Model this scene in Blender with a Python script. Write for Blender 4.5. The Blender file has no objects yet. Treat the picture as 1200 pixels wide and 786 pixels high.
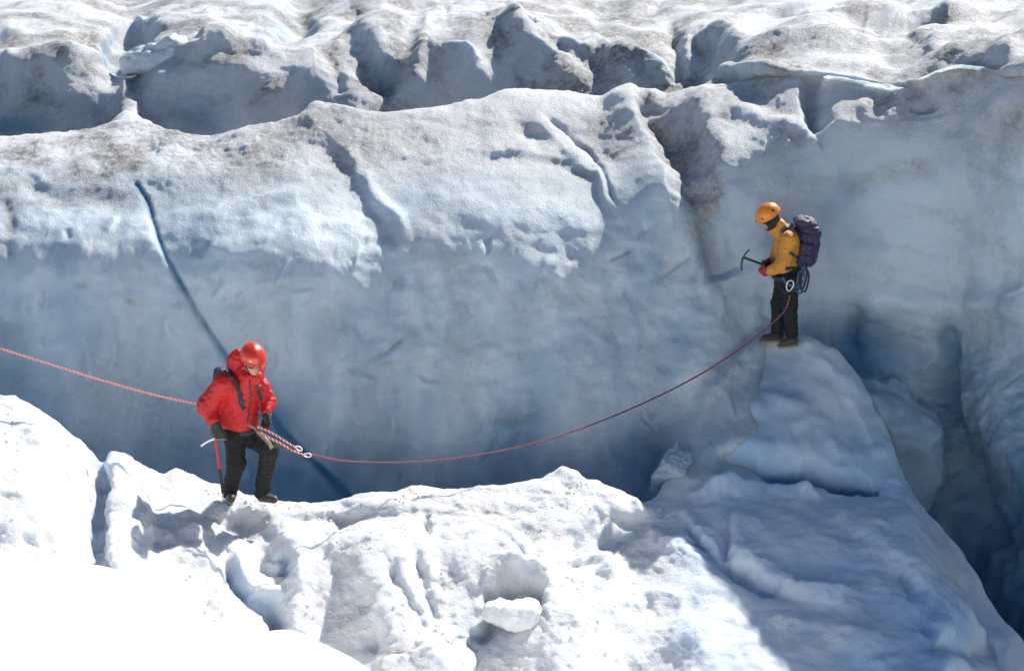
import bpy, math, random
import numpy as np
from mathutils import Vector

# ------------------------------------------------------------------ camera, light
SC = bpy.context.scene
COL = SC.collection
F = 1903.0            # focal length in photo pixels (1200 wide)
TH = math.radians(20.0)
CT, ST = math.cos(TH), math.sin(TH)
CAMZ = 7.0
cam_d = bpy.data.cameras.new('camera')
cam = bpy.data.objects.new('camera', cam_d)
COL.objects.link(cam)
cam.location = (0, 0, CAMZ)
cam.rotation_euler = (math.radians(90) - TH, 0, 0)
cam_d.sensor_width = 36
cam_d.lens = 36 * F / 1200
cam_d.clip_end = 2000
SC.camera = cam

SUN_ELEV, SUN_AZ = math.radians(40), math.radians(35)     # azimuth clockwise from +Y (away from the camera)
world = bpy.data.worlds.new("World")
SC.world = world
world.use_nodes = True
wn = world.node_tree
bg = wn.nodes['Background']
sky = wn.nodes.new('ShaderNodeTexSky')
sky.sky_type = 'NISHITA'
sky.sun_disc = False
sky.sun_elevation = SUN_ELEV
sky.sun_rotation = SUN_AZ
sky.altitude = 1500
sky.air_density = 1.0
sky.dust_density = 0.6
sky.ozone_density = 3.0
wn.links.new(sky.outputs[0], bg.inputs[0])
bg.inputs[1].default_value = 0.065
sun_d = bpy.data.lights.new('sun', 'SUN')
sun_d.energy = 5.0
sun_d.angle = math.radians(0.5)
sun_d.color = (1.0, 0.95, 0.87)
sun = bpy.data.objects.new('sun', sun_d)
COL.objects.link(sun)
sdir = Vector((math.sin(SUN_AZ) * math.cos(SUN_ELEV), math.cos(SUN_AZ) * math.cos(SUN_ELEV), math.sin(SUN_ELEV)))
sun.rotation_euler = sdir.to_track_quat('Z', 'Y').to_euler()
SC.view_settings.view_transform = 'Standard'
SC.view_settings.look = 'None'
SC.view_settings.exposure = 0.68
SC.view_settings.gamma = 1.0
SC.cycles.max_bounces = 8
SC.cycles.diffuse_bounces = 4

# ------------------------------------------------------------------ helpers
def P(px, py, Y):
    """point seen at photo pixel (px, py) at world distance Y"""
    v = (py - 393.0) / F
    d = Y / (CT - v * ST)
    return np.array([(px - 600.0) / F * d, Y, CAMZ - d * (ST + v * CT)])

def project(p):
    x, y, z = p[..., 0], p[..., 1], p[..., 2] - CAMZ
    d = y * CT - z * ST
    u = y * ST + z * CT
    return 600 + F * x / d, 393 - F * u / d

rng = np.random.RandomState(7)
PERM = rng.permutation(256)
PERM = np.concatenate([PERM, PERM])
GRAD = rng.normal(size=(256, 3)); GRAD /= np.linalg.norm(GRAD, axis=1)[:, None]
def perlin(p):
    pi = np.floor(p).astype(np.int64); f = p - pi
    u = f * f * f * (f * (f * 6 - 15) + 10)
    pi &= 255
    out = 0
    for dx in (0, 1):
        wx = u[..., 0] if dx else 1 - u[..., 0]
        a = PERM[(pi[..., 0] + dx) & 255]
        for dy in (0, 1):
            wy = u[..., 1] if dy else 1 - u[..., 1]
            b = PERM[(a + pi[..., 1] + dy) & 255]
            for dz in (0, 1):
                wz = u[..., 2] if dz else 1 - u[..., 2]
                g = GRAD[PERM[(b + pi[..., 2] + dz) & 255]]
                out = out + wx * wy * wz * (g[..., 0] * (f[..., 0] - dx) + g[..., 1] * (f[..., 1] - dy) + g[..., 2] * (f[..., 2] - dz))
    return out * 1.6
def fbm(p, scale, octs, gain=0.5, off=0.0):
    s = 0; a = 1.0; q = p / scale + off
    for i in range(octs):
        s = s + a * perlin(q + i * 17.3); q = q * 2.03; a *= gain
    return s
def ridged(p, scale, octs, gain=0.5, off=0.0):
    s = 0; a = 1.0; q = p / scale + off
    for i in range(octs):
        s = s + a * (0.5 - np.abs(perlin(q + i * 11.1))); q = q * 2.1; a *= gain
    return s
def sst(a, b, x):
    t = np.clip((x - a) / (b - a), 0, 1); return t * t * (3 - 2 * t)

def tag(o, label=None, cat=None, group=None, kind=None):
    if label: o['label'] = label
    if cat: o['category'] = cat
    if group: o['group'] = group
    if kind: o['kind'] = kind
    return o

def mesh_np(name, V, Fc, mat, parent=None, smooth=True, attrs=None):
    me = bpy.data.meshes.new(name)
    V = np.ascontiguousarray(V, dtype=np.float32); Fc = np.ascontiguousarray(Fc, dtype=np.int32)
    k = Fc.shape[1]
    me.vertices.add(len(V)); me.vertices.foreach_set('co', V.ravel())
    me.loops.add(Fc.size); me.loops.foreach_set('vertex_index', Fc.ravel())
    me.polygons.add(len(Fc)); me.polygons.foreach_set('loop_start', np.arange(0, Fc.size, k, dtype=np.int32))
    me.polygons.foreach_set('loop_total', np.full(len(Fc), k, dtype=np.int32))
    me.update(calc_edges=True)
    if attrs:
        for an, av in attrs.items():
            a = me.attributes.new(an, 'FLOAT', 'POINT'); a.data.foreach_set('value', np.ascontiguousarray(av, dtype=np.float32).ravel())
    if smooth: me.shade_smooth()
    me.materials.append(mat)
    o = bpy.data.objects.new(name, me); COL.objects.link(o)
    if parent is not None: o.parent = parent
    return o

def empty(name, loc):
    o = bpy.data.objects.new(name, None); COL.objects.link(o); o.location = tuple(loc)
    o.empty_display_size = 0.1
    return o

# ------------------------------------------------------------------ materials
def new_mat(name):
    m = bpy.data.materials.new(name); m.use_nodes = True
    nt = m.node_tree
    return m, nt, nt.nodes['Principled BSDF']
def N(nt, t, **kw):
    n = nt.nodes.new(t)
    for k, v in kw.items():
        if k.startswith('i_'): n.inputs[int(k[2:])].default_value = v
        else: setattr(n, k, v)
    return n
def mixc(nt, fac, a, b):
    n = nt.nodes.new('ShaderNodeMix'); n.data_type = 'RGBA'
    for sock, val in ((n.inputs[0], fac), (n.inputs[6], a), (n.inputs[7], b)):
        if hasattr(val, 'is_linked') or isinstance(val, bpy.types.NodeSocket): nt.links.new(val, sock)
        else: sock.default_value = val if not isinstance(val, tuple) else (*val, 1)
    return n.outputs[2]
def mth(nt, op, a, b=0.0, clamp=False):
    n = nt.nodes.new('ShaderNodeMath'); n.operation = op; n.use_clamp = clamp
    for s, v in ((n.inputs[0], a), (n.inputs[1], b)):
        if isinstance(v, bpy.types.NodeSocket): nt.links.new(v, s)
        else: s.default_value = v
    return n.outputs[0]

def ice_material(name, clean, blue, dirt, rough=0.55, grain=0.010, spec=0.35, sss=0.0, scale=0.05):
    """ice/snow: clean colour, blue dense ice (attribute 'blue'), grit in the surface (attribute 'dirt')"""
    m, nt, b = new_mat(name)
    tc = N(nt, 'ShaderNodeTexCoord')
    n1 = N(nt, 'ShaderNodeTexNoise'); n1.inputs['Scale'].default_value = 14; n1.inputs['Detail'].default_value = 8; n1.inputs['Roughness'].default_value = 0.72
    nt.links.new(tc.outputs['Object'], n1.inputs['Vector'])
    n2 = N(nt, 'ShaderNodeTexNoise'); n2.inputs['Scale'].default_value = 3.1; n2.inputs['Detail'].default_value = 5; n2.inputs['Roughness'].default_value = 0.6
    nt.links.new(tc.outputs['Object'], n2.inputs['Vector'])
    ab = N(nt, 'ShaderNodeAttribute'); ab.attribute_name = 'blue'
    ad = N(nt, 'ShaderNodeAttribute'); ad.attribute_name = 'dirt'
    # cloudy variation in the ice
    v = mth(nt, 'MULTIPLY', mth(nt, 'SUBTRACT', n2.outputs[0], 0.5), 0.9)
    bl = mth(nt, 'ADD', ab.outputs['Fac'], mth(nt, 'MULTIPLY', v, 0.30), clamp=True)
    ai = N(nt, 'ShaderNodeAttribute'); ai.attribute_name = 'icy'
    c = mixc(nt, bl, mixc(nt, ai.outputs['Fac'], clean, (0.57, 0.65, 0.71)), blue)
    d = mth(nt, 'SUBTRACT', n1.outputs[0], 0.5)
    d = mth(nt, 'MULTIPLY', d, 3.2)
    d = mth(nt, 'MULTIPLY', mth(nt, 'ADD', d, 0.75, clamp=True), ad.outputs['Fac'], clamp=True)
    c = mixc(nt, d, c, dirt)
    nt.links.new(c, b.inputs['Base Color'])
    b.inputs['Roughness'].default_value = rough
    b.inputs['Specular IOR Level'].default_value = spec
    if sss > 0:
        b.inputs['Subsurface Weight'].default_value = sss
        b.inputs['Subsurface Radius'].default_value = (0.6, 0.9, 1.2)
        b.inputs['Subsurface Scale'].default_value = scale
    n3 = N(nt, 'ShaderNodeTexNoise'); n3.inputs['Scale'].default_value = 42; n3.inputs['Detail'].default_value = 5; n3.inputs['Roughness'].default_value = 0.7
    nt.links.new(tc.outputs['Object'], n3.inputs['Vector'])
    ag = N(nt, 'ShaderNodeAttribute'); ag.attribute_name = 'grain'
    bp = N(nt, 'ShaderNodeBump'); bp.inputs['Distance'].default_value = grain * 3
    bp.inputs['Strength'].default_value = 1.0
    h = mth(nt, 'MULTIPLY', n3.outputs[0], ag.outputs['Fac'])
    nt.links.new(h, bp.inputs['Height'])
    nt.links.new(bp.outputs[0], b.inputs['Normal'])
    return m

M_GLAC = ice_material('glacier_ice', (0.72, 0.745, 0.775), (0.025, 0.19, 0.345), (0.255, 0.245, 0.235), rough=0.5, grain=0.017, sss=0.7, scale=0.16)
M_WALL = M_GLAC
M_SNOW = ice_material('ledge_snow', (0.84, 0.865, 0.89), (0.13, 0.38, 0.68), (0.42, 0.37, 0.31), rough=0.55, grain=0.013, sss=0.8, scale=0.08)
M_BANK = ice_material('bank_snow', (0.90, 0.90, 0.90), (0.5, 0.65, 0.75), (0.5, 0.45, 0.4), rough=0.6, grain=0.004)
M_BLOCK = ice_material('block_ice', (0.72, 0.78, 0.83), (0.14, 0.34, 0.54), (0.4, 0.36, 0.32), rough=0.4, grain=0.008)

# ------------------------------------------------------------------ lofted terrain sheets
def crom(C, t):
    """Catmull-Rom (finite-difference cubic Hermite, limited) through control rows C[k] at parameters t in [0, K-1]"""
    K = len(C)
    D = C[1:] - C[:-1]
    T = np.zeros_like(C)
    T[1:-1] = 0.5 * (D[1:] + D[:-1]); T[0] = D[0]; T[-1] = D[-1]
    # limit tangents so the curve does not overshoot
    lim = 1.6 * np.minimum(np.abs(np.concatenate([D[:1], D])), np.abs(np.concatenate([D, D[-1:]])))
    same = np.sign(np.concatenate([D[:1], D])) == np.sign(np.concatenate([D, D[-1:]]))
    T = np.where(same, np.clip(T, -lim, lim), 0.0)
    i = np.clip(np.floor(t).astype(int), 0, K - 2); f = t - i
    f = f.reshape((-1,) + (1,) * (C.ndim - 1))
    h00 = 2 * f**3 - 3 * f**2 + 1; h10 = f**3 - 2 * f**2 + f; h01 = -2 * f**3 + 3 * f**2; h11 = f**3 - f**2
    return h00 * C[i] + h10 * T[i] + h01 * C[i + 1] + h11 * T[i + 1]

def loft(px_cols, spec, nu, rows_n, px_lo=None, px_hi=None):
    """spec[c] = list of row points for column c (each a 3-vector). returns grid (nv, nu, 3)"""
    C = np.array(spec, dtype=float)                      # (cols, rows, 3)
    pxs = np.array(px_cols, float)
    lo = pxs[0] if px_lo is None else px_lo; hi = pxs[-1] if px_hi is None else px_hi
    want = np.linspace(lo, hi, nu)
    tu = np.interp(want, pxs, np.arange(len(pxs)))
    A = crom(C, tu)                                       # (nu, rows, 3)
    tv = np.concatenate([np.linspace(k, k + 1, n, endpoint=False) for k, n in enumerate(rows_n)] + [[len(rows_n)]])
    B = crom(np.swapaxes(A, 0, 1), tv)                    # (nv, nu, 3)
    return B, tv

def grid_normals(G):
    du = np.gradient(G, axis=1); dv = np.gradient(G, axis=0)
    n = np.cross(du, dv); n /= np.linalg.norm(n, axis=2)[..., None] + 1e-9
    return n

def warp(PX, PY, G, amp=1.0):
    # wobble the drawing coordinates so that nothing traced is a smooth curve
    a = fbm(G, 0.45, 3, 0.6, 101.0); b = fbm(G, 0.45, 3, 0.6, 151.0)
    c = fbm(G, 0.13, 2, 0.6, 201.0); d = fbm(G, 0.13, 2, 0.6, 251.0)
    return PX + amp * (8 * a + 1.8 * c), PY + amp * (6 * b + 1.5 * d)
def stroke_field(PX, PY, strokes):
    """sum of height profiles drawn along polylines. stroke = (pts, wl, wr, h[, taper]);
    wl / wr are the widths on the left / right of the walking direction (image, y down)"""
    H = np.zeros_like(PX)
    for s in strokes:
        pts, wl, wr, h = s[:4]
        tp = s[4] if len(s) > 4 else 0.15
        pts = np.array(pts, float)
        m = 2.6 * max(wl, wr)
        sel = (PX > pts[:, 0].min() - m) & (PX < pts[:, 0].max() + m) & (PY > pts[:, 1].min() - m) & (PY < pts[:, 1].max() + m)
        if not sel.any(): continue
        x = PX[sel]; y = PY[sel]
        seg = np.diff(pts, axis=0); L = np.hypot(seg[:, 0], seg[:, 1]); cum = np.concatenate([[0], np.cumsum(L)])
        best = np.full(x.shape, 1e9); sd = np.zeros(x.shape); al = np.zeros(x.shape)
        for i in range(len(seg)):
            dx, dy = x - pts[i, 0], y - pts[i, 1]
            t = np.clip((dx * seg[i, 0] + dy * seg[i, 1]) / (L[i]**2 + 1e-9), 0, 1)
            ex, ey = dx - t * seg[i, 0], dy - t * seg[i, 1]
            d = np.hypot(ex, ey)
            side = np.sign(seg[i, 0] * ey - seg[i, 1] * ex)          # >0: right-hand side with y down
            up = d < best
            best = np.where(up, d, best); sd = np.where(up, side, sd); al = np.where(up, (cum[i] + t * L[i]) / cum[-1], al)
        w = np.where(sd > 0, wr, wl)
        g = np.exp(-(best / w)**2)
        if tp > 0: g = g * np.clip(np.minimum(al, 1 - al) / tp + 0.25, 0, 1)
        H[sel] += h * g
    return H
def blob_field(PX, PY, blobs):
    H = np.zeros_like(PX)
    for (cx, cy, rx, ry, h, *r) in blobs:
        a = math.radians(r[0]) if r else 0
        pw = r[1] if len(r) > 1 else 2.0
        dx, dy = PX - cx, PY - cy
        u = (dx * math.cos(a) + dy * math.sin(a)) / rx; v = (-dx * math.sin(a) + dy * math.cos(a)) / ry
        H += h * np.exp(-(u * u + v * v)**(pw / 2))
    return H

def build_sheet(name, G, mat, attrs, rows=None, flip=False):
    if rows is not None:
        G = G[rows[0]:rows[1]]; attrs = {k: a[rows[0]:rows[1]] for k, a in attrs.items()}
    nv, nu = G.shape[:2]
    idx = np.arange(nv * nu).reshape(nv, nu)
    q = np.stack([idx[:-1, :-1], idx[:-1, 1:], idx[1:, 1:], idx[1:, :-1]], -1).reshape(-1, 4)
    if flip: q = q[:, ::-1]
    return mesh_np(name, G.reshape(-1, 3), q, mat, attrs={k: a.ravel() for k, a in attrs.items()})

# ================================================================== 1. the far ice: wall of the crevasse and the glacier behind it
#@@GLACIER
cx_ = [-420, -150, 0, 60, 110, 150, 200, 240, 300, 350, 372, 400, 440, 500, 560, 600, 660, 700, 740, 780, 830, 880, 935, 990, 1050, 1110, 1160, 1210, 1300, 1450, 1700, 2000]
crest = dict(zip(cx_, [185, 172, 165, 158, 152, 140, 150, 157, 149, 138, 119, 123, 131, 128, 120, 108, 109, 113, 103, 106, 106, 97, 92, 96, 108, 88, 90, 92, 92, 90, 90, 90]))
crestY = dict(zip(cx_, [19.8, 19.6, 19.5, 19.5, 19.6, 19.8, 19.5, 19.4, 19.4, 19.5, 19.7, 19.6, 19.5, 19.7, 19.9, 20.1, 20.2, 20.2, 20.2, 20.1, 19.9, 19.6, 19.2, 18.8, 18.4, 18.0, 17.6, 17.1, 16.2, 14.6, 12.2, 9.5]))
bridge = [(-420, 68), (-150, 72), (0, 70), (60, 66), (110, 74), (150, 92), (200, 70), (240, 56), (300, 48), (350, 60), (400, 58), (440, 46), (500, 46), (560, 34), (600, 24), (660, 40), (700, 48), (740, 40), (780, 45)]
def at_z(px, py, z):
    v = (py - 393.0) / F
    d = (CAMZ - z) / (ST + v * CT)
    return P(px, py, d * (CT - v * ST))
def wcol(px):
    L = lambda xs, ys: float(np.interp(px, xs, ys))
    cp, cy = crest[px], crestY[px]
    r = L([780, 900], [0, 1])                      # 0: left wall with rounded top, 1: right wall (steep)
    r2 = L([900, 1200], [0, 1])
    rows = []
    # foot, low, mid, upper, shoulder, roll, crest
    y0 = L([-400, 680, 780, 880, 960, 1040, 1110, 1160, 1210, 1450, 2000], [15.9, 15.9, 15.4, 14.8, 15.5, 16.1, 16.0, 15.5, 14.7, 12.3, 8.0])
    yb = L([-400, 680, 780, 880, 960, 1040, 1110, 1160, 1210, 1450, 2000], [16.5, 16.5, 16.25, 15.9, 16.5, 16.95, 16.9, 16.5, 15.8, 13.3, 8.6])
    ym = L([-400, 700, 860, 905, 1000, 1110, 1210, 1450, 2000], [16.85, 16.85, 17.1, 17.38, 17.75, 17.55, 16.5, 13.9, 9.0])
    yu = L([-400, 350, 560, 700, 860, 1000, 1110, 1210, 1450, 2000], [17.15, 17.12, 17.45, 17.45, 17.6, 17.8, 17.6, 16.65, 14.1, 9.1])
    ys = L([-400, 0, 300, 640, 700, 780, 860, 1000, 1110, 1210, 1450, 2000], [18.0, 17.9, 17.88, 18.02, 18.1, 17.9, 17.85, 17.95, 17.7, 16.75, 14.2, 9.2])
    yr = L([-400, 0, 300, 560, 700, 780, 870, 1000, 1110, 1210, 1450, 2000], [18.7, 18.6, 18.6, 18.8, 19.1, 18.95, 18.45, 18.05, 17.7, 16.8, 14.3, 9.3])
    rows.append(P(px, 860, y0 - 0.6))
    rows.append(P(px, 700, y0))
    rows.append(P(px, 560, yb))
    rows.append(P(px, 430, ym))
    rows.append(P(px, 310, yu))
    rows.append(P(px, L([-400, 700, 860, 1200], [238, 242, 215, 200]), ys))
    rows.append(P(px, L([-400, 700, 860, 1200], [196, 185, 155, 135]), yr))
    c = P(px, cp, cy); rows.append(c)
    if px <= 830:
        q = L([780, 830], [1, 0.25])
        sad = math.exp(-((px - 150) / 28.0)**2)          # the saddle joining the two ridges
        t1 = c + np.array([0, 0.8, -0.45 * q * (1 - 0.8 * sad)]); t1[0] *= (1 + 0.8 / cy)
        t2 = c + np.array([0, 1.9, -1.35 * q * (1 - 0.75 * sad)]); t2[0] *= (1 + 1.9 / cy)
        bp = float(np.interp(px, [b[0] for b in bridge], [b[1] for b in bridge]))
        rows += [t1, t2, P(px, cp + 6 - 14 * sad, cy + 2.9), P(px, (cp + bp) / 2 + 4, cy + 3.25), P(px, bp, cy + 4.0)]
    else:
        rows += [at_z(px, cp - 10, c[2] + 0.10), at_z(px, cp - 20, c[2] + 0.16), at_z(px, cp - 30, c[2] + 0.2), at_z(px, cp - 40, c[2] + 0.2), at_z(px, cp - 52, c[2] + 0.15)]
    zt = rows[-1][2]
    for py, dz in ((26, 0.05), (8, 0.0), (-12, 0.05), (-40, 0.2), (-80, 0.4)):
        py = min(py, 26)
        if py > rows[-1][2] * 0 + 1e9: pass
        rows.append(at_z(px, py if px > -1 else py, 0.6 * zt + 0.4 * 3.05 + dz))
    far = rows[-1] * 1.0
    rows.append(np.array([far[0] * 2.2, far[1] * 2.2, far[2] + 2.5]))
    rows.append(np.array([far[0] * 5, far[1] * 5, far[2] + 3.0]))
    return rows
spec = [wcol(x) for x in cx_]
rows_n = [16, 50, 84, 70, 60, 40, 40, 44, 12, 20, 18, 40, 34, 40, 34, 30, 18, 8, 8]
# 20 rows per column -> 19 segments
rows_n = rows_n[:len(spec[0]) - 1]
G, TV = loft(cx_, spec, 900, rows_n, -260, 1560)
# the crest row sits at control row 7
K_CREST = 7
gx_, _g = project(G)
wsm = (sst(830, 880, gx_) * (sst(6.3, 7.0, TV) * (1 - sst(11, 13, TV)))[:, None])[..., None]
for _ in range(120):
    G[1:-1, 1:-1] += wsm[1:-1, 1:-1] * 0.6 * (0.25 * (G[2:, 1:-1] + G[:-2, 1:-1] + G[1:-1, 2:] + G[1:-1, :-2]) - G[1:-1, 1:-1])
PX, PY = project(G)
nrm = grid_normals(G)
if nrm[200, 400, 1] > 0: nrm = -nrm
tv2 = TV[:, None] + 0 * PX
face = 1 - sst(4.6, 6.2, tv2)                                    # 1 on the steep wall, 0 on the sunlit top
back = sst(7.2, 8.5, tv2)

S_WALL = [
    # the long blue crack falling across the wall
    ([(160, 214), (172, 232), (180, 262), (190, 292), (208, 325), (232, 368), (258, 410), (290, 455), (330, 505), (372, 545), (420, 592)], 2.6, 3.4, -0.03, 0),
    ([(176, 250), (196, 296), (238, 372), (262, 412), (330, 500), (400, 570)], 18, 7, -0.05, 0.1),
    # ridge and groove above it
    ([(165, 205), (175, 215), (200, 232), (235, 228), (262, 214)], 7, 18, -0.025),
    ([(235, 262), (262, 246), (300, 238), (340, 228), (362, 222)], 7, 22, 0.05),
    ([(238, 274), (270, 258), (310, 250), (352, 238)], 8, 8, -0.02),
    ([(378, 160), (400, 190), (420, 222), (440, 252), (466, 292)], 8, 24, -0.07),
    ([(402, 175), (425, 205), (450, 240), (475, 270)], 8, 9, 0.07),
    # folds on the sunlit shoulder in the middle
    ([(612, 138), (640, 152), (662, 176), (690, 206), (712, 236)], 24, 5, 0.07),
    ([(600, 145), (626, 163), (646, 185), (668, 196)], 10, 8, -0.035),
    ([(560, 178), (600, 179), (640, 182), (670, 192), (700, 210), (716, 238)], 20, 5, 0.09),
    ([(636, 135), (660, 150), (690, 180), (706, 205), (724, 240)], 3, 3, -0.07),
    # the sharp rib and the dark gully right of it
    ([(738, 100), (745, 120), (752, 146), (766, 178), (780, 206), (786, 236)], 4, 36, 0.12, 0.25),
    ([(752, 112), (768, 140), (782, 170), (800, 204), (815, 240), (832, 290), (842, 330)], 36, 11, -0.27, 0.05),
    ([(812, 108), (830, 140), (846, 180), (852, 210)], 20, 12, 0.13),
    ([(848, 120), (880, 132), (910, 138), (936, 146)], 8, 8, 0.08),
    ([(941, 84), (942, 105), (944, 130), (954, 156)], 22, 3, -0.24),
    ([(957, 100), (985, 92), (1010, 96), (1030, 104), (1058, 112)], 14, 6, 0.12),
    ([(1040, 36), (1052, 60), (1058, 90), (1062, 112)], 10, 14, 0.12),
    ([(1068, 66), (1078, 90), (1090, 130)], 8, 20, -0.12),
    ([(1110, 86), (1122, 110), (1118, 160)], 8, 16, -0.06),
    # soft pleats and flutes on the face
    ([(498, 300), (505, 360), (508, 420), (507, 470), (500, 530)], 9, 12, -0.055),
    ([(400, 432), (430, 424), (455, 410), (480, 392)], 5, 6, -0.03),
    ([(640, 300), (650, 360), (655, 430)], 20, 22, 0.05),
    ([(712, 300), (722, 350), (735, 400), (742, 425)], 8, 14, -0.045),
    ([(728, 345), (738, 400), (745, 430)], 10, 10, 0.04),
    ([(568, 490), (600, 494), (622, 488), (642, 474)], 4, 5, -0.035),
    ([(232, 285), (238, 310), (252, 340), (258, 330)], 8, 8, -0.045),
    ([(240, 290), (262, 300), (266, 330), (255, 345)], 12, 6, 0.05),
    ([(5, 232), (12, 262), (12, 300)], 6, 9, -0.03),
    ([(26, 215), (60, 230), (100, 232), (150, 240)], 10, 14, -0.05),
    # right hand wall
    ([(1000, 215), (1040, 205), (1080, 195), (1100, 180)], 7, 14, -0.05),
    ([(1000, 355), (1040, 350), (1100, 358), (1160, 356), (1220, 362)], 14, 18, 0.13),
    ([(985, 395), (1010, 385), (1040, 392), (1075, 402), (1100, 420)], 8, 18, -0.12),
    ([(1108, 380), (1115, 400), (1118, 440), (1128, 500)], 7, 14, -0.22),
    ([(1002, 360), (1006, 385), (1000, 410)], 5, 8, -0.14),
    ([(1210, 380), (1175, 410), (1150, 440), (1135, 480), (1150, 540)], 12, 26, 0.10),
    ([(1160, 500), (1140, 540), (1150, 600), (1175, 640)], 10, 20, -0.25),
    ([(1180, 160), (1192, 230), (1188, 300)], 14, 20, 0.06),
    ([(880, 170), (870, 220), (868, 300), (880, 360)], 20, 30, -0.07),
    ([(950, 180), (948, 240), (952, 300), (950, 360)], 20, 26, 0.05),
]
B_WALL = [
    (1040, 455, 48, 48, 0.42, 35, 3.0), (975, 360, 50, 50, -0.20), (1090, 520, 30, 40, 0.20, 0, 3),
    (820, 430, 55, 70, 0.20), (780, 505, 40, 50, -0.18), (815, 330, 30, 60, 0.08),
    (590, 330, 110, 120, 0.12), (340, 330, 90, 90, 0.10), (90, 330, 100, 90, 0.10), (200, 480, 120, 90, -0.10), (560, 500, 90, 50, 0.06),
    (1100, 250, 70, 90, 0.10), (1190, 500, 46, 70, 0.30, -20, 3), (470, 340, 60, 60, -0.05),
    (430, 560, 60, 40, -0.14),
    (480, 112, 10, 6, 0),
]
S_BACK = [
    # shadowed scarps of the ice behind the crest
    ([(142, 62), (150, 66), (205, 62), (240, 60), (262, 50), (280, 44)], 6, 8, 0.16),
    ([(0, 75), (40, 68), (80, 70), (112, 76), (126, 84)], 7, 14, 0.22),
    ([(128, 84), (140, 70), (136, 52), (150, 40), (170, 30)], 10, 12, -0.42),
    ([(95, 50), (110, 60), (130, 78)], 9, 9, -0.25),
    ([(132, 30), (160, 27), (195, 28), (225, 22), (260, 12)], 3, 14, 0.13),
    ([(140, 95), (143, 110), (148, 128), (160, 140)], 12, 12, 0.20),
    ([(290, 28), (300, 34), (330, 36), (350, 26), (365, 10)], 10, 12, -0.34),
    ([(232, 45), (262, 40), (290, 42), (320, 50)], 4, 14, 0.14),
    ([(392, 60), (410, 40), (440, 28), (480, 22)], 6, 14, 0.12),
    ([(380, 66), (392, 84), (400, 112)], 7, 10, -0.22),
    ([(415, 46), (428, 66), (440, 82), (470, 92)], 14, 16, -0.42),
    ([(478, 112), (482, 84), (492, 68), (510, 62), (545, 66), (560, 80)], 6, 14, 0.20),
    ([(490, 62), (498, 42), (505, 24), (520, 16)], 8, 12, 0.13),
    ([(520, 20), (545, 16), (570, 12), (596, 14)], 4, 8, 0.13),
    ([(596, 14), (606, 30), (620, 50), (640, 60), (668, 70)], 8, 16, 0.16),
    ([(640, 36), (652, 48), (662, 56), (690, 60)], 5, 7, -0.20),
    ([(655, 44), (682, 52), (700, 46), (716, 54), (745, 56), (775, 74), (792, 90)], 4, 14, 0.18),
    ([(786, 26), (793, 48), (796, 74), (790, 96)], 5, 8, -0.26),
    ([(690, 16), (720, 14), (760, 16), (780, 4)], 4, 8, -0.14),
    ([(405, 14), (440, 14), (500, 4)], 3, 7, -0.13),
    ([(60, 12), (100, 6), (150, 14), (190, 24)], 5, 8, -0.10),
    ([(818, 104), (840, 98), (866, 92), (905, 86)], 4, 4, -0.20),
    ([(822, 96), (850, 88), (880, 84), (910, 82)], 5, 4, 0.09),
    ([(808, 42), (822, 56), (818, 80), (806, 94)], 8, 12, -0.20),
    ([(800, 30), (830, 34), (858, 34), (876, 44)], 8, 10, 0.07),
    ([(880, 44), (930, 50), (980, 48), (1030, 36)], 6, 8, 0.07),
    ([(985, 8), (1000, 22), (1015, 26)], 6, 10, -0.10),
    ([(1040, 36), (1080, 44), (1120, 52), (1160, 56), (1200, 70)], 8, 8, 0.08),
    ([(905, 16), (940, 20), (985, 14)], 5, 7, -0.07),
    ([(1058, 20), (1085, 24), (1110, 18)], 5, 6, -0.08),
    ([(0, 40), (40, 46), (90, 44)], 6, 8, 0.10),
    ([(205, 95), (240, 88), (290, 82), (380, 96)], 14, 18, 0.06),
]
S_BACK = [(p_, a_ * (1.3 if h_ < 0 else 1.15), b_ * (1.3 if h_ < 0 else 1.15), h_ * (0.6 if h_ < 0 else 1.0)) for p_, a_, b_, h_ in S_BACK]
B_BACK = [(250, 110, 60, 30, -0.10), (370, 82, 26, 22, 0.22), (40, 110, 60, 36, 0.14), (160, 20, 40, 14, 0.08), (345, 14, 20, 12, -0.25), (440, 92, 24, 22, -0.2), (850, 60, 30, 16, 0.05)]
cf = np.clip((tv2 - 7.0) / 0.6, 0, 1)
WX, WY = warp(PX, PY, G, 0.42)
gate = np.clip(0.75 + 0.9 * fbm(G, 0.5, 2, 0.5, 301.0), 0.15, 1.5)
H = stroke_field(PX + 0.25 * (WX - PX), PY, S_WALL[:1]) * (1 - cf)
H += stroke_field(WX, WY, S_WALL[1:]) * (1 - cf) * (0.65 + 0.35 * gate) * 0.85 + blob_field(WX, WY, B_WALL) * (1 - cf)
vis = sst(9.2, 10.2, tv2)
nb = sst(20, -30, PY) * 0
H += (0.75 + 0.25 * gate) * (stroke_field(WX, WY, S_BACK) + blob_field(WX, WY, B_BACK)) * np.maximum(vis, sst(830, 860, PX) * cf)
# hairline fractures and melt runnels scattered over the face
rs = random.Random(5)
for _ in range(110):
    x = rs.uniform(-40, 1230); y = rs.uniform(250, 560); a = rs.gauss(math.pi / 2, 0.5); n_ = rs.randint(3, 5); l_ = rs.uniform(12, 42); pl = [(x, y)]
    for _k in range(n_): a += rs.gauss(0, 0.25); x += math.cos(a) * l_ / n_; y += math.sin(a) * l_ / n_; pl.append((x, y))
    w_ = rs.uniform(1.6, 4.5); H += stroke_field(PX, PY, [(pl, w_, w_ * rs.uniform(1, 3), rs.choice([-1, -1, 1]) * rs.uniform(0.014, 0.038), 0.3)]) * (1 - cf)
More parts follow.
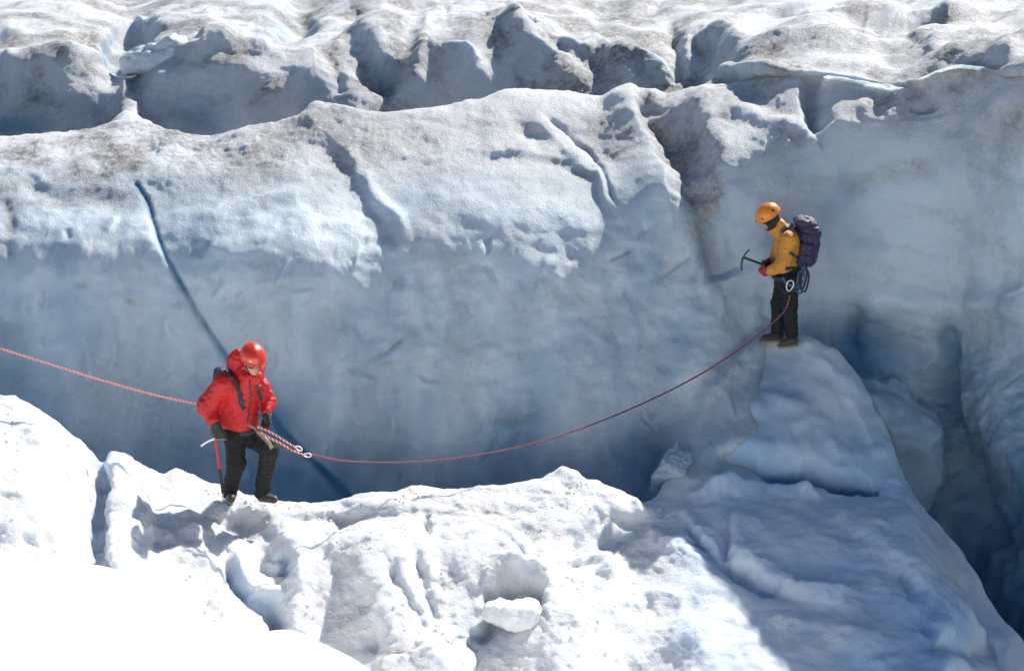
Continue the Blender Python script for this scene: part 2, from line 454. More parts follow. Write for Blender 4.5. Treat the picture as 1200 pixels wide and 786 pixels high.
# noise relief
Q = G.copy()
big = fbm(Q, 1.9, 3, 0.5, 3.1)
med = fbm(Q, 0.62, 3, 0.55, 9.7)
Qw = Q + 0.10 * np.stack([fbm(Q, 0.25, 2, 0.5, 71.0), fbm(Q, 0.25, 2, 0.5, 72.0), med], -1)
sml = fbm(Qw * np.array([1.5, 0.6, 1.2]), 0.15, 4, 0.66, 21.0)
sml = np.where(sml < -0.15, -0.15 + 0.25 * (sml + 0.15), sml)
med = np.where(med < -0.2, -0.2 + 0.4 * (med + 0.2), med)
rdg = ridged(Q + 0.15 * med[..., None], 0.85, 4, 0.55, 5.5)
Qs = Q * np.array([1.0, 1.0, 0.22]); flu = fbm(Qs, 0.42, 3, 0.5, 33.0)
top = 1 - face
lumf = perlin(Q / 0.06)
mid_rough = np.exp(-((tv2 - 6.4) / 0.9)**2)
fade = 1 - sst(15, 17.5, tv2)
H += face * (1 - 0.55 * np.exp(-((tv2 - 5.0) / 0.8)**2)) * (0.08 * big + 0.040 * med + 0.008 * sml + 0.028 * flu + 0.012 * perlin(Q * np.array([1, 1, 1.6]) / 0.21 + 9.0))
H += top * fade * (0.08 * big + 0.028 * med - 0.028 * (rdg - 0.35) + 0.008 * sml + 0.005 * lumf)
H += mid_rough * np.exp(-((PX - 180) / 230)**2) * (-0.045 * (ridged(Q, 0.38, 3, 0.55, 2.2) - 0.3) + 0.006 * sml)
H += sst(980, 1050, PX) * sst(370, 450, PY) * (tv2 < 7) * 0.09 * (0.35 - ridged(Q, 0.55, 4, 0.6, 140.0))
lump = ridged(Q, 2.1, 2, 0.5, 14.0)
H += back * fade * (-0.12 * (lump - 0.35) + 0.10 * fbm(Q, 1.1, 2, 0.5, 61.0))
H += sst(850, 930, PX) * sst(5.3, 6.2, tv2) * fade * 0.16 * fbm(Q, 1.5, 3, 0.5, 62.0)
H += back * (1 - fade) * 1.2 * fbm(Q, 9.0, 3, 0.5)
G2 = G + nrm * H[..., None]

# ice colours: dense blue ice in the cracks, blue low down that paints in shade, grit on the melting tops
zz = G2[..., 2]
low_shade = sst(1.6, -1.7, zz) if False else 1 - sst(-1.9, 1.5, zz)  # shade towards the foot of the wall, tinted into the ice colour
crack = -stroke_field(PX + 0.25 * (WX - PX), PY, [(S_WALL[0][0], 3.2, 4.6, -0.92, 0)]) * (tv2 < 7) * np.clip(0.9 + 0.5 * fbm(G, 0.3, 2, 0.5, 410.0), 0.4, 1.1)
bl = face * (0.04 + 0.56 * low_shade * (1 - 0.2 * sst(950, 1050, PX)) + 0.34 * fbm(Q * np.array([1, 1, 0.6]), 0.9, 4, 0.6, 40.0)) + 0.95 * crack
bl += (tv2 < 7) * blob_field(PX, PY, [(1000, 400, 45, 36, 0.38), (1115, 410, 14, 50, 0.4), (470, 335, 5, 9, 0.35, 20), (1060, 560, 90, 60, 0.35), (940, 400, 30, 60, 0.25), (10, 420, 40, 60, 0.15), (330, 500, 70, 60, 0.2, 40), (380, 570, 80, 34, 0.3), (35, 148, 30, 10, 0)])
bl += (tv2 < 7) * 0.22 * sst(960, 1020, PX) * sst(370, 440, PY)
bl += vis * blob_field(PX, PY, [(15, 148, 45, 22, 0.6), (230, 140, 40, 26, 0.5), (400, 112, 40, 14, 0.3), (450, 75, 26, 18, 0.25), (325, 20, 30, 16, 0.35), (135, 60, 12, 26, 0.35)])
steep = 1 - np.abs(grid_normals(G2)[..., 2])
bl += back * fade * 0.30 * sst(0.35, 0.8, steep)  # bluish shade painted on the steep faces behind the crest
dn = fbm(Q, 0.75, 4, 0.62, 55.0); dn2 = fbm(Q, 2.6, 3, 0.5, 70.0)
di = top * np.clip(0.34 + 0.95 * dn + 0.5 * dn2, 0, 1) * 0.85 * (1 - 0.75 * sst(0.3, 0.7, steep) * back)
di = di * (1 + 0.25 * back)
di = di * (1 - 0.55 * np.exp(-((PX - 560) / 190)**2) * (tv2 < 7.1))
di += mid_rough * np.exp(-((PX - 110) / 130)**2) * np.clip(0.25 + 1.3 * dn, 0, 1) * 0.7
di += face * (0.26 * np.clip(0.15 + 1.1 * fbm(Q * np.array([1, 1, 0.4]), 0.5, 4, 0.6, 91.0) + dn2, 0, 1)) 
lay = fbm(np.stack([Q[..., 0] * 0.35, Q[..., 1] * 0.35, Q[..., 2] * 2.4 + 0.35 * Q[..., 0]], -1), 0.55, 4, 0.6, 120.0)
di += face * 0.22 * np.clip(lay * 1.6 - 0.1, 0, 1) * sst(600, 1000, PX)
di += 1.0 * (tv2 < 7) * np.clip(0.9 + 0.5 * fbm(Q, 0.2, 3, 0.6, 130.0), 0, 2) * blob_field(WX, WY, [(800, 190, 18, 80, 0.55, -17), (772, 150, 13, 46, 0.6, -25), (828, 255, 16, 60, 0.5, -14), (835, 215, 9, 30, 0.6, -15),  (160, 230, 50, 8, 0.4, 10), (10, 265, 8, 40, 0.7), (60, 235, 60, 14, 0.5, 8), (98, 333, 8, 4, 0.5), (155, 351, 9, 4, 0.5, 15), (1040, 200, 60, 10, 0.45, -15), (1000, 222, 18, 7, 0.5), (1080, 195, 16, 10, 0.5), (1140, 250, 50, 60, 0.18),
      (540, 400, 10, 60, 0.15), (600, 490, 34, 5, 0.35), (835, 220, 12, 34, 0.7, 15), (820, 320, 20, 40, 0.25, -20), (1110, 375, 100, 24, 0.2), (463, 335, 3, 8, 0.8, 20), (732, 345, 3, 3, 0.7), (790, 324, 10, 2, 0.7), (450, 280, 14, 5, 0.4, 40), (430, 432, 50, 4, 0.35, -12), (780, 180, 14, 60, 0.35, -20), (1185, 620, 40, 50, 0.15), (1160, 540, 60, 40, 0.1)])
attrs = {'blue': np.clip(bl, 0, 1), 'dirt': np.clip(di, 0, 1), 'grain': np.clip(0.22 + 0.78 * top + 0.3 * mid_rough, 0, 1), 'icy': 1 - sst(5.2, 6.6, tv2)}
kc = int(np.argmin(np.abs(TV - 7.35)))
flipw = False

# ================================================================== 2. the near ledge and the spur under the second climber
#@@LEDGE
def ecol(px):
    L = lambda xs, ys: float(np.interp(px, xs, ys))
    xs = [-300, 0, 40, 90, 118, 130, 160, 190, 230, 290, 340, 395, 450, 520, 580, 640, 700, 740, 765, 800, 850, 900, 940, 970, 1000, 1030, 1060, 1100, 1130, 1160, 1200, 1300, 1500]
    cp = L(xs, [380, 462, 476, 520, 545, 536, 546, 562, 566, 585, 588, 586, 574, 574, 572, 562, 578, 590, 590, 505, 432, 396, 401, 416, 445, 497, 556, 612, 652, 700, 758, 900, 1150])
    cy = L(xs, [15.2, 14.8, 14.7, 14.6, 14.5, 14.5, 14.6, 14.7, 14.8, 14.75, 14.8, 14.9, 14.9, 15.0, 15.0, 15.1, 15.2, 15.25, 15.35, 16.45, 17.2, 17.42, 17.2, 17.0, 16.8, 16.3, 15.7, 15.1, 14.8, 14.4, 13.8, 12.6, 10.8])
    c = P(px, cp, cy)
    rows = [c + np.array([0.0, 0.9, -5.0]), c + np.array([0.0, 0.55, -1.6]), c + np.array([0, 0.28, -0.30]), c]
    if px < 770:
        z = c[2]
        y1 = L([0, 120, 300, 640, 760], [560, 600, 612, 606, 618])
        rows.append(at_z(px, 0.5 * cp + 0.5 * y1, z - 0.02))
        rows.append(at_z(px, y1, z - 0.10))
        zb = L([0, 200, 400, 760], [0.55, 0.1, -0.1, -0.1])
        rows.append(at_z(px, max(650, y1 + 20), min(z - 0.18, zb)))
        rows.append(at_z(px, 700, min(z - 0.35, zb - 0.25)))
        rows.append(at_z(px, 745, min(z - 0.5, zb - 0.5)))
        rows.append(at_z(px, 800, min(z - 0.7, zb - 0.75)))
        rows.append(at_z(px, 900, min(z - 1, zb - 1.2)))
    else:
        Yb = [L([770, 1000, 1200], a) for a in ([15.2, 15.3, 14.9], [14.8, 14.7, 14.4], [14.4, 14.2, 13.9], [13.8, 13.5, 13.3], [13.2, 13.0, 12.8], [12.6, 12.3, 12.2], [11.7, 11.6, 11.6])]
        pys = [585, 618, 650, 700, 745, 800, 900]
        for py, yy in zip(pys, Yb):
            p2 = max(py, cp + (py - 540) * 0.55) if cp < 580 else cp + (py - 560) * 0.75
            rows.append(P(px, p2, min(yy, cy - (p2 - cp) * 0.008)))
    rows.append(rows[-1] + np.array([0, -0.6, -0.6]))
    return rows
ex = [-300, -150, 0, 40, 90, 118, 130, 160, 190, 230, 290, 340, 395, 450, 520, 580, 640, 700, 740, 765, 800, 850, 900, 940, 970, 1000, 1030, 1060, 1100, 1130, 1160, 1200, 1300, 1500]
espec = [ecol(x) for x in ex]
GE, TE = loft(ex, espec, 860, [14, 16, 12, 60, 44, 56, 56, 46, 46, 26, 8], -260, 1440)
wsm = (sst(700, 740, project(GE)[0]) * (1 - sst(815, 850, project(GE)[0])) * sst(3.0, 3.6, TE)[:, None])[..., None]
for _ in range(260):
    GE[:, 1:-1] += wsm[:, 1:-1] * 0.5 * (0.5 * (GE[:, 2:] + GE[:, :-2]) - GE[:, 1:-1])
EX, EY = project(GE)
nE = grid_normals(GE)
if nE[150, 300, 2] < 0: nE = -nE
te2 = TE[:, None] + 0 * EX
S_E = [
    # the cleft at the left and the step beside it
    ([(121, 530), (124, 560), (123, 590), (121, 620), (119, 640), (122, 665)], 5, 15, -0.24, 0),
    ([(112, 548), (112, 580), (108, 620), (106, 650)], 12, 5, 0.10),
    ([(140, 540), (150, 560), (152, 600), (158, 640)], 12, 26, 0.10),
    ([(150, 545), (170, 552), (188, 560)], 8, 12, -0.08),
    ([(187, 562), (215, 553), (240, 556), (262, 566), (285, 578)], 6, 10, 0.10),
    ([(0, 470), (40, 500), (60, 540), (80, 560)], 14, 16, 0.06),
    ([(30, 520), (50, 545), (52, 580), (70, 600)], 12, 14, -0.09),
    # winding gully under the red climber
    ([(270, 655), (284, 680), (296, 696), (318, 700), (330, 716), (336, 742), (350, 752)], 6, 12, -0.26, 0.1),
    ([(272, 600), (292, 632), (316, 660), (322, 690)], 12, 16, -0.13),
    ([(300, 592), (330, 630), (352, 660), (350, 700)], 12, 14, 0.09),
    ([(210, 600), (228, 640), (250, 690), (280, 730)], 14, 18, 0.08),
    ([(190, 575), (180, 610), (186, 650)], 8, 12, -0.05),
    ([(330, 660), (340, 672)], 6, 8, -0.10),
    # ledges in the middle
    ([(400, 600), (440, 592), (480, 600), (520, 596), (570, 604)], 10, 14, 0.05),
    ([(500, 608), (505, 634)], 4, 4, -0.08),
    ([(460, 668), (468, 690), (480, 712), (494, 734)], 4, 8, -0.13),
    ([(488, 650), (496, 680), (506, 712), (512, 732)], 6, 8, -0.10),
    ([(430, 700), (440, 730), (434, 770)], 8, 12, -0.10),
    ([(540, 636), (580, 632), (606, 650), (622, 672)], 5, 12, 0.08),
    ([(600, 630), (612, 652), (620, 668)], 3, 5, -0.07),
    # alcove in the middle of the bank
    ([(546, 744), (560, 735), (574, 716), (578, 700), (596, 688), (618, 686), (632, 692), (636, 706)], 5, 20, -0.24, 0.12),
    ([(560, 690), (590, 668), (624, 668), (648, 690)], 12, 10, 0.09),
    ([(600, 622), (630, 620), (660, 630), (690, 622)], 6, 12, -0.06),
    ([(640, 566), (660, 558), (690, 572), (720, 584), (760, 606), (790, 640)], 8, 24, 0.11),
    ([(680, 620), (700, 636), (730, 640)], 10, 14, -0.10),
    ([(660, 660), (700, 650), (712, 676), (690, 700)], 6, 10, -0.08),
    ([(700, 664), (714, 652), (716, 690)], 8, 8, 0.06),
    ([(690, 706), (730, 706), (770, 700), (810, 700)], 6, 20, 0.07),
    # overhang with the dark slot and slabs of the shaded slope
    ([(856, 550), (880, 554), (920, 556), (960, 562), (1000, 570), (1024, 575)], 9, 5.5, -0.95, 0.12),
    ([(850, 532), (890, 534), (930, 536), (980, 546), (1010, 560), (1034, 566)], 26, 9, 0.11),
    ([(800, 560), (826, 562), (850, 562)], 6, 6, 0.02),
    ([(796, 612), (816, 634), (836, 656), (856, 664), (890, 680), (914, 695)], 6, 9, -0.15),
    ([(858, 604), (848, 630), (852, 656)], 6, 9, -0.10),
    ([(820, 572), (850, 566), (880, 562), (920, 566), (950, 576), (955, 588)], 5, 14, 0.09),
    ([(858, 628), (890, 660), (930, 684), (980, 690), (1008, 692)], 6, 18, 0.08),
    ([(1040, 650), (1070, 700), (1100, 750), (1140, 762), (1170, 766)], 14, 14, -0.16),
    ([(1000, 600), (1040, 640), (1090, 690), (1130, 730), (1190, 770)], 14, 16, 0.07),
    ([(930, 600), (970, 610), (1010, 640)], 10, 12, -0.04),
    ([(900, 720), (960, 740), (1040, 760)], 16, 20, 0.06),
    ([(950, 410), (985, 450), (1010, 490), (1040, 550)], 26, 8, 0.06),
    ([(900, 410), (880, 440), (860, 480), (850, 520)], 14, 16, -0.07),
    ([(835, 500), (870, 472), (930, 476), (960, 500), (975, 530)], 12, 26, 0.09),
    
    ([(1030, 498), (1055, 540), (1060, 560), (1075, 590)], 10, 6, -0.05),
]
B_E = [(890, 505, 50, 34, 0.08), (925, 404, 30, 10, 0.05), (240, 620, 50, 40, 0.06), (60, 610, 50, 50, 0.06), (400, 640, 60, 34, 0.10), (460, 700, 60, 50, 0.06), (560, 620, 60, 26, 0.06),
       (720, 590, 40, 30, 0.08), (700, 740, 90, 40, 0.06), (560, 662, 40, 30, 0.08), (920, 640, 60, 36, 0.06), (800, 620, 34, 26, 0.10, 30, 3), (500, 765, 50, 26, 0.10), (400, 620, 20, 16, -0.06), (340, 578, 40, 10, -0.05)]
fr = sst(2.2, 3.0, te2)
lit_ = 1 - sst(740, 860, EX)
VX, VY = warp(EX, EY, GE, 0.85)
gateE = np.clip(0.8 + 0.8 * fbm(GE, 0.4, 2, 0.5, 301.0), 0.2, 1.5)
HE = (gateE * stroke_field(VX, VY, S_E) + blob_field(VX, VY, B_E)) * sst(2.6, 3.0, te2)
big = fbm(GE, 1.3, 3, 0.5, 1.5); med = fbm(GE, 0.42, 3, 0.55, 6.0); sml = fbm(GE, 0.12, 3, 0.62, 8.8); sml = np.where(sml < -0.15, -0.15 + 0.3 * (sml + 0.15), sml)
rdg = ridged(GE + 0.1 * med[..., None], 0.5, 4, 0.55, 12.0)
lum = 0.5 - np.abs(perlin(GE / 0.15 + 3.3)) ; lum2 = perlin(GE / 0.055 + 1.1)
HE += (1 - lit_) * (0.07 * big + 0.028 * med + 0.004 * sml + 0.03 * (ridged(GE * np.array([1, 1, 1.0]), 0.7, 3, 0.5, 4.4) - 0.3))
HE += lit_ * (0.08 * big + 0.032 * med - 0.026 * (rdg - 0.35) + 0.010 * sml + 0.005 * lum2)
GE2 = GE + nE * HE[..., None]
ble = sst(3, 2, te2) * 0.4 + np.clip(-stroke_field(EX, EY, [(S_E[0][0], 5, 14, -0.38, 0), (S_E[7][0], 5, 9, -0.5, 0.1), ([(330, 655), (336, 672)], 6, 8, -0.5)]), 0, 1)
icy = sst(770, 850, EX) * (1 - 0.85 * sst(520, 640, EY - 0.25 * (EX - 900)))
ble += (1 - lit_) * (0.34 + 0.35 * fbm(GE, 0.9, 3, 0.5, 77.0)) * (1 - icy) + icy * (0.02 + 0.55 * (1 - sst(-1.9, 1.5, GE2[..., 2])) + 0.26 * fbm(GE * np.array([1, 1, 0.6]), 1.1, 4, 0.55, 40.0)) + blob_field(EX, EY, [(1090, 730, 70, 40, 0.3, 40), (900, 560, 90, 12, 0.3), (690, 622, 24, 18, 0.18), (560, 740, 30, 20, 0.2), (830, 640, 50, 20, 0.15, 35)])  # blue shade painted over the shaded slope and its slot
die = lit_ * np.clip(-0.02 + 1.0 * fbm(GE, 0.7, 4, 0.6, 88.0), 0, 1) * 0.18 + 0.75 * blob_field(EX, EY, [(560, 600, 60, 22, 0.50, 10), (480, 600, 50, 14, 0.35), (250, 562, 20, 8, 0.4), (240, 612, 18, 18, 0.25), (70, 625, 30, 14, 0.25), (655, 622, 30, 8, 0.3), (618, 695, 22, 10, 0.4), (270, 612, 30, 12, 0.25), (290, 725, 14, 14, 0.25), (20, 510, 30, 12, 0.25), (1120, 650, 20, 60, 0.5, -35), (512, 730, 12, 12, 0.3)])
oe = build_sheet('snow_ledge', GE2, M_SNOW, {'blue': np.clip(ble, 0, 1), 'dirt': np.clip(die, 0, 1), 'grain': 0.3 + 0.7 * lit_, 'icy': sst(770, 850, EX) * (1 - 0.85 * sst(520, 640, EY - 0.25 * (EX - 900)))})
tag(oe, 'white snow ledge and shaded spur on the near side of the crevasse', kind='structure')

# the wall swells out to meet the spur: a fillet where the two bodies of ice join
x0, y0_, stp = 700, 360, 4
nx_, ny_ = 80, 70
ras = np.full((ny_, nx_), 99.0)
ppx, ppy = project(GE2[te2[:, 0] >= 2.95])
ix = np.round((ppx - x0) / stp).astype(int); iy = np.round((ppy - y0_) / stp).astype(int)
ok = (ix >= 0) & (ix < nx_) & (iy >= 0) & (iy < ny_)
np.minimum.at(ras, (iy[ok], ix[ok]), GE2[te2[:, 0] >= 2.95][..., 1][ok])
rw = np.full((ny_, nx_), 99.0)
wpx, wpy = project(G2[:kc])
jx = np.round((wpx - x0) / stp).astype(int); jy = np.round((wpy - y0_) / stp).astype(int)
ok = (jx >= 0) & (jx < nx_) & (jy >= 0) & (jy < ny_)
np.minimum.at(rw, (jy[ok], jx[ok]), G2[:kc][..., 1][ok])
kk = 1.1
hh = np.clip(0.5 + 0.5 * (ras - rw) / kk, 0, 1)
corr = np.where((ras < 90) & (rw < 90), ras + (rw - ras) * hh - kk * hh * (1 - hh) - rw, 0)
corr = np.where(corr < 0, corr + 0.03 * (corr < -0.3), 0)
corr *= sst(-1.9, -1.1, ras - rw) * (1 - sst(560, 590, y0_ + stp * np.arange(ny_)))[:, None]
corr *= (1 - sst(885, 925, x0 + stp * np.arange(nx_)))[None, :] * sst(720, 770, x0 + stp * np.arange(nx_))[None, :]
for _ in range(6):
    c_ = np.pad(corr, 1, mode='edge'); corr = (c_[1:-1, :-2] + c_[1:-1, 2:] + c_[:-2, 1:-1] + c_[2:, 1:-1] + 2 * c_[1:-1, 1:-1]) / 6
fx = np.clip((wpx - x0) / stp, 0, nx_ - 1.001); fy = np.clip((wpy - y0_) / stp, 0, ny_ - 1.001)
a0 = fx.astype(int); b0 = fy.astype(int); tx, ty = fx - a0, fy - b0
cc_ = corr[b0, a0] * (1 - tx) * (1 - ty) + corr[b0, a0 + 1] * tx * (1 - ty) + corr[b0 + 1, a0] * (1 - tx) * ty + corr[b0 + 1, a0 + 1] * tx * ty
cc_ = cc_ * ok
sc_ = (G2[:kc][..., 1] + cc_) / G2[:kc][..., 1]
cam_p = np.array([0, 0, CAMZ]); G2[:kc] = cam_p + (G2[:kc] - cam_p) * sc_[..., None]
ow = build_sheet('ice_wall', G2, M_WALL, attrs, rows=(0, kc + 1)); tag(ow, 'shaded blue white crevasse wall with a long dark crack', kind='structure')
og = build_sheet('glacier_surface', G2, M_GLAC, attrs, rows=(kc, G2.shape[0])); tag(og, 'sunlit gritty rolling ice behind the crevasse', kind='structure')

# floor of the crevasse, far below
gx, gy = np.meshgrid(np.linspace(-14, 14, 120), np.linspace(13.0, 20, 60))
gz = -4.6 + 0.5 * fbm(np.stack([gx, gy, 0 * gx], -1), 1.5, 4)
build_sheet('crevasse_floor', np.stack([gx, gy, gz], -1), M_WALL, {'blue': 0.8 + 0 * gx, 'dirt': 0.4 + 0 * gx, 'grain': 0.2 + 0 * gx})['kind'] = 'structure'

# ================================================================== 3. smooth snow bank nearest the camera
def bcol(px):
    L = lambda xs, ys: float(np.interp(px, xs, ys))
    cp = L([-1200, -200, 0, 60, 120, 170, 240, 290, 330, 380, 430, 480, 700, 1300, 2400], [600, 645, 652, 660, 669, 690, 732, 745, 742, 762, 792, 860, 960, 1000, 900])
    c = P(px, cp, 10.6)
    X = c[0]
    return [c + np.array([0, 1.3, -2.6]), c + np.array([0, 0.5, -0.45]), c, np.array([X, 10.1, c[2] + 0.02]), np.array([X * 1.05, 9.2, c[2] + 0.12]),
            np.array([X * 1.15, 7.4, c[2] * 0.8 + 0.65]), np.array([X * 1.4, 3, 3.2]), np.array([X * 2, -4, 4.8]), np.array([X * 3.2, -16, 5.2])]
bx_ = [-1200, -600, -200, -60, 0, 60, 120, 170, 240, 290, 330, 380, 430, 480, 580, 700, 1000, 1300, 1800, 2400]
GB, TB = loft(bx_, [bcol(x) for x in bx_], 420, [10, 20, 20, 30, 40, 20, 10, 8])
nB = grid_normals(GB)
if nB[60, 200, 2] < 0: nB = -nB
HB = 0.035 * fbm(GB, 1.1, 3) + 0.004 * fbm(GB, 0.15, 2)
GB = GB + nB * HB[..., None]
o = build_sheet('snow_bank', GB, M_BANK, {'blue': 0 * HB, 'dirt': 0 * HB, 'grain': 0 * HB + 0.5})
tag(o, 'smooth dazzling white snow bank in the foreground', kind='structure')
#@@FIGURES
# ================================================================== 4. tools for figures: signed distance shapes turned into one smooth skin
def rcone(a, b, ra, rb):
    a = np.array(a, float); b = np.array(b, float); ab = b - a; L2 = float(ab @ ab) + 1e-12
    def f(p):
        pa = p - a; t = np.clip(pa @ ab / L2, 0, 1)
        return np.linalg.norm(pa - t[..., None] * ab, axis=-1) - (ra + (rb - ra) * t)
    return f
def frame(fwd, up=(0, 0, 1)):
    f = np.array(fwd, float); f /= np.linalg.norm(f)
    u = np.array(up, float); s = np.cross(f, u); s /= np.linalg.norm(s); u = np.cross(s, f)
    return np.stack([s, f, u])          # rows: right, forward, up
def ellip(c, r, R=np.eye(3)):
    c = np.array(c, float); r = np.array(r, float)
    def f(p):
        q = (p - c) @ R.T
        k0 = np.linalg.norm(q / r, axis=-1); k1 = np.linalg.norm(q / (r * r), axis=-1) + 1e-9
        return k0 * (k0 - 1) / k1
    return f
def rbox(c, h, R=np.eye(3), rad=0.02):
    c = np.array(c, float); h = np.array(h, float) - rad
    def f(p):
        q = np.abs((p - c) @ R.T) - h
        return np.linalg.norm(np.maximum(q, 0), axis=-1) + np.minimum(q.max(-1), 0) - rad
    return f
def smin(a, b, k):
    h = np.clip(0.5 + 0.5 * (b - a) / k, 0, 1)
    return b + (a - b) * h - k * h * (1 - h)
def union(fs, k=0.03):
    def f(p):
        d = fs[0](p)
        for g in fs[1:]: d = smin(d, g(p), k)
        return d
    return f
def cut(f, g, k=0.008):
    return lambda p: -smin(-f(p), g(p), k)
def folds(f, amp, scale, seed, st=(1, 1, 1)):
    st = np.array(st, float)
    def g(p):
        d = f(p); near = np.abs(d) < amp + 0.02
        if near.any():
            q = p[near]; d[near] += amp * (0.9 * ridged(q * st, scale, 2, 0.5, seed) - 0.45) + amp * 0.5 * perlin(q / (scale * 0.4) + seed)
        return d
    return g
def skin(f, lo, hi, h):
    lo = np.array(lo); hi = np.array(hi)
    n = np.ceil((hi - lo) / h).astype(int) + 1
    ax = [lo[i] + h * np.arange(n[i]) for i in range(3)]
    Pn = np.stack(np.meshgrid(*ax, indexing='ij'), -1)
    D = np.empty(n)
    step = max(1, int(400000 / (n[1] * n[2])))
    for i in range(0, n[0], step): D[i:i + step] = f(Pn[i:i + step])
    S = D < 0
    c = tuple(n - 1)
    def cor(A, o): return A[o[0]:o[0] + c[0], o[1]:o[1] + c[1], o[2]:o[2] + c[2]]
    cnt = sum(cor(S, (a, b, d)).astype(int) for a in (0, 1) for b in (0, 1) for d in (0, 1))
    act = (cnt > 0) & (cnt < 8)
    acc = np.zeros(c + (3,)); num = np.zeros(c)
    for a3 in range(3):
        o1, o2 = [i for i in range(3) if i != a3]
        for u in (0, 1):
            for v in (0, 1):
                s = [0, 0, 0]; s[o1] = u; s[o2] = v; e = list(s); e[a3] = 1
                d0, d1 = cor(D, s), cor(D, e); cr = (d0 < 0) != (d1 < 0)
                t = np.where(cr, d0 / (d0 - d1 + 1e-12), 0)
                off = np.zeros(c + (3,)); off[..., o1] = u; off[..., o2] = v; off[..., a3] = t
                acc += np.where(cr[..., None], off, 0); num += cr
    id_ = -np.ones(c, int); id_[act] = np.arange(act.sum())
    base = np.stack(np.meshgrid(*[np.arange(k) for k in c], indexing='ij'), -1)
    V = lo + h * (base[act] + acc[act] / np.maximum(num[act], 1)[:, None])
    F_ = []
    for a3 in range(3):
        o1, o2 = [(1, 2), (2, 0), (0, 1)][a3]
        s0 = [slice(None)] * 3; s1 = [slice(None)] * 3
        s0[a3] = slice(0, -1); s1[a3] = slice(1, None)
        A, B = S[tuple(s0)], S[tuple(s1)]
        ch = A != B
        ii = np.argwhere(ch)
        ok = (ii[:, o1] > 0) & (ii[:, o2] > 0) & (ii[:, o1] < c[o1]) & (ii[:, o2] < c[o2])
        ii = ii[ok]
        e1 = np.zeros(3, int); e1[o1] = 1; e2 = np.zeros(3, int); e2[o2] = 1
        q = np.stack([id_[tuple((ii - x).T)] for x in (0 * e1, e1, e1 + e2, e2)], -1)
        inside_first = A[tuple(ii.T)]
        q[~inside_first] = q[~inside_first][:, ::-1]
        F_.append(q)
    Fq = np.concatenate(F_)
    Fq = Fq[(Fq >= 0).all(1)]
    return V, Fq
def part(name, f, lo, hi, h, mat, root, attrs=None):
    V, Fq = skin(f, lo, hi, h)
    par = root
    off = np.array(root.location) if root.parent is None else np.array(root['wloc'])
    o = mesh_np(name, V - off, Fq, mat, parent=root, attrs=attrs(V) if attrs else None)
    o['wloc'] = [float(x) for x in off]
    return o
def bounds(pts, m):
    a = np.array(pts); return a.min(0) - m, a.max(0) + m
def tube_mesh(pts, rad, ns=8, cap=True):
    pts = np.array(pts, float); n = len(pts)
    T = np.gradient(pts, axis=0); T /= np.linalg.norm(T, axis=1)[:, None] + 1e-9
    ref = np.array([0, 0, 1.0]) if abs(T[0][2]) < 0.9 else np.array([1.0, 0, 0])
    V = []; u = None
    for i in range(n):
        u = ref - T[i] * (ref @ T[i]) if u is None else u - T[i] * (u @ T[i]); u /= np.linalg.norm(u) + 1e-9
        w = np.cross(T[i], u); r = rad if np.isscalar(rad) else rad[i]
        for k in range(ns):
            a = 2 * math.pi * k / ns; V.append(pts[i] + r * (math.cos(a) * u + math.sin(a) * w))
    Fq = [(i * ns + k, i * ns + (k + 1) % ns, (i + 1) * ns + (k + 1) % ns, (i + 1) * ns + k) for i in range(n - 1) for k in range(ns)]
    if cap and ns == 8:
        for s in (0, (n - 1) * ns): Fq += [(s, s + 1, s + 2, s + 3), (s, s + 3, s + 4, s + 7), (s + 4, s + 5, s + 6, s + 7)]
    return np.array(V), np.array(Fq)
def tube(name, pts, rad, mat, root=None, ns=8, attrs=None):
    V, Fq = tube_mesh(pts, rad, ns)
    off = np.zeros(3) if root is None else (np.array(root.location) if root.parent is None else np.array(root['wloc']))
    o = mesh_np(name, V - off, Fq, mat, parent=root, attrs=attrs)
    o['wloc'] = [float(x) for x in off]
    return o
def smooth_line(pts, n):
    pts = np.array(pts, float); return crom(pts, np.linspace(0, len(pts) - 1, n))
def strap_pts(name, pts, w, t, nrm_, mat, root):
    """flat webbing along a line; nrm_ = direction the flat side faces"""
    pts = np.array(pts, float); T = np.gradient(pts, axis=0); T /= np.linalg.norm(T, axis=1)[:, None]
    V = []; 
    for i, p in enumerate(pts):
        nn = np.array(nrm_[i] if np.ndim(nrm_) > 1 else nrm_, float); nn /= np.linalg.norm(nn)
        s = np.cross(T[i], nn); s /= np.linalg.norm(s)
        for a, b in ((-1, -1), (1, -1), (1, 1), (-1, 1)): V.append(p + s * w / 2 * a + nn * t / 2 * b)
    Fq = [(i * 4 + k, i * 4 + (k + 1) % 4, i * 4 + 4 + (k + 1) % 4, i * 4 + 4 + k) for i in range(len(pts) - 1) for k in range(4)]
    m = (len(pts) - 1) * 4; Fq += [(0, 3, 2, 1), (m, m + 1, m + 2, m + 3)]
    off = np.array(root.location) if root.parent is None else np.array(root['wloc'])
    o = mesh_np(name, np.array(V) - off, np.array(Fq), mat, parent=root, smooth=False)
    o['wloc'] = [float(x) for x in off]
    return o

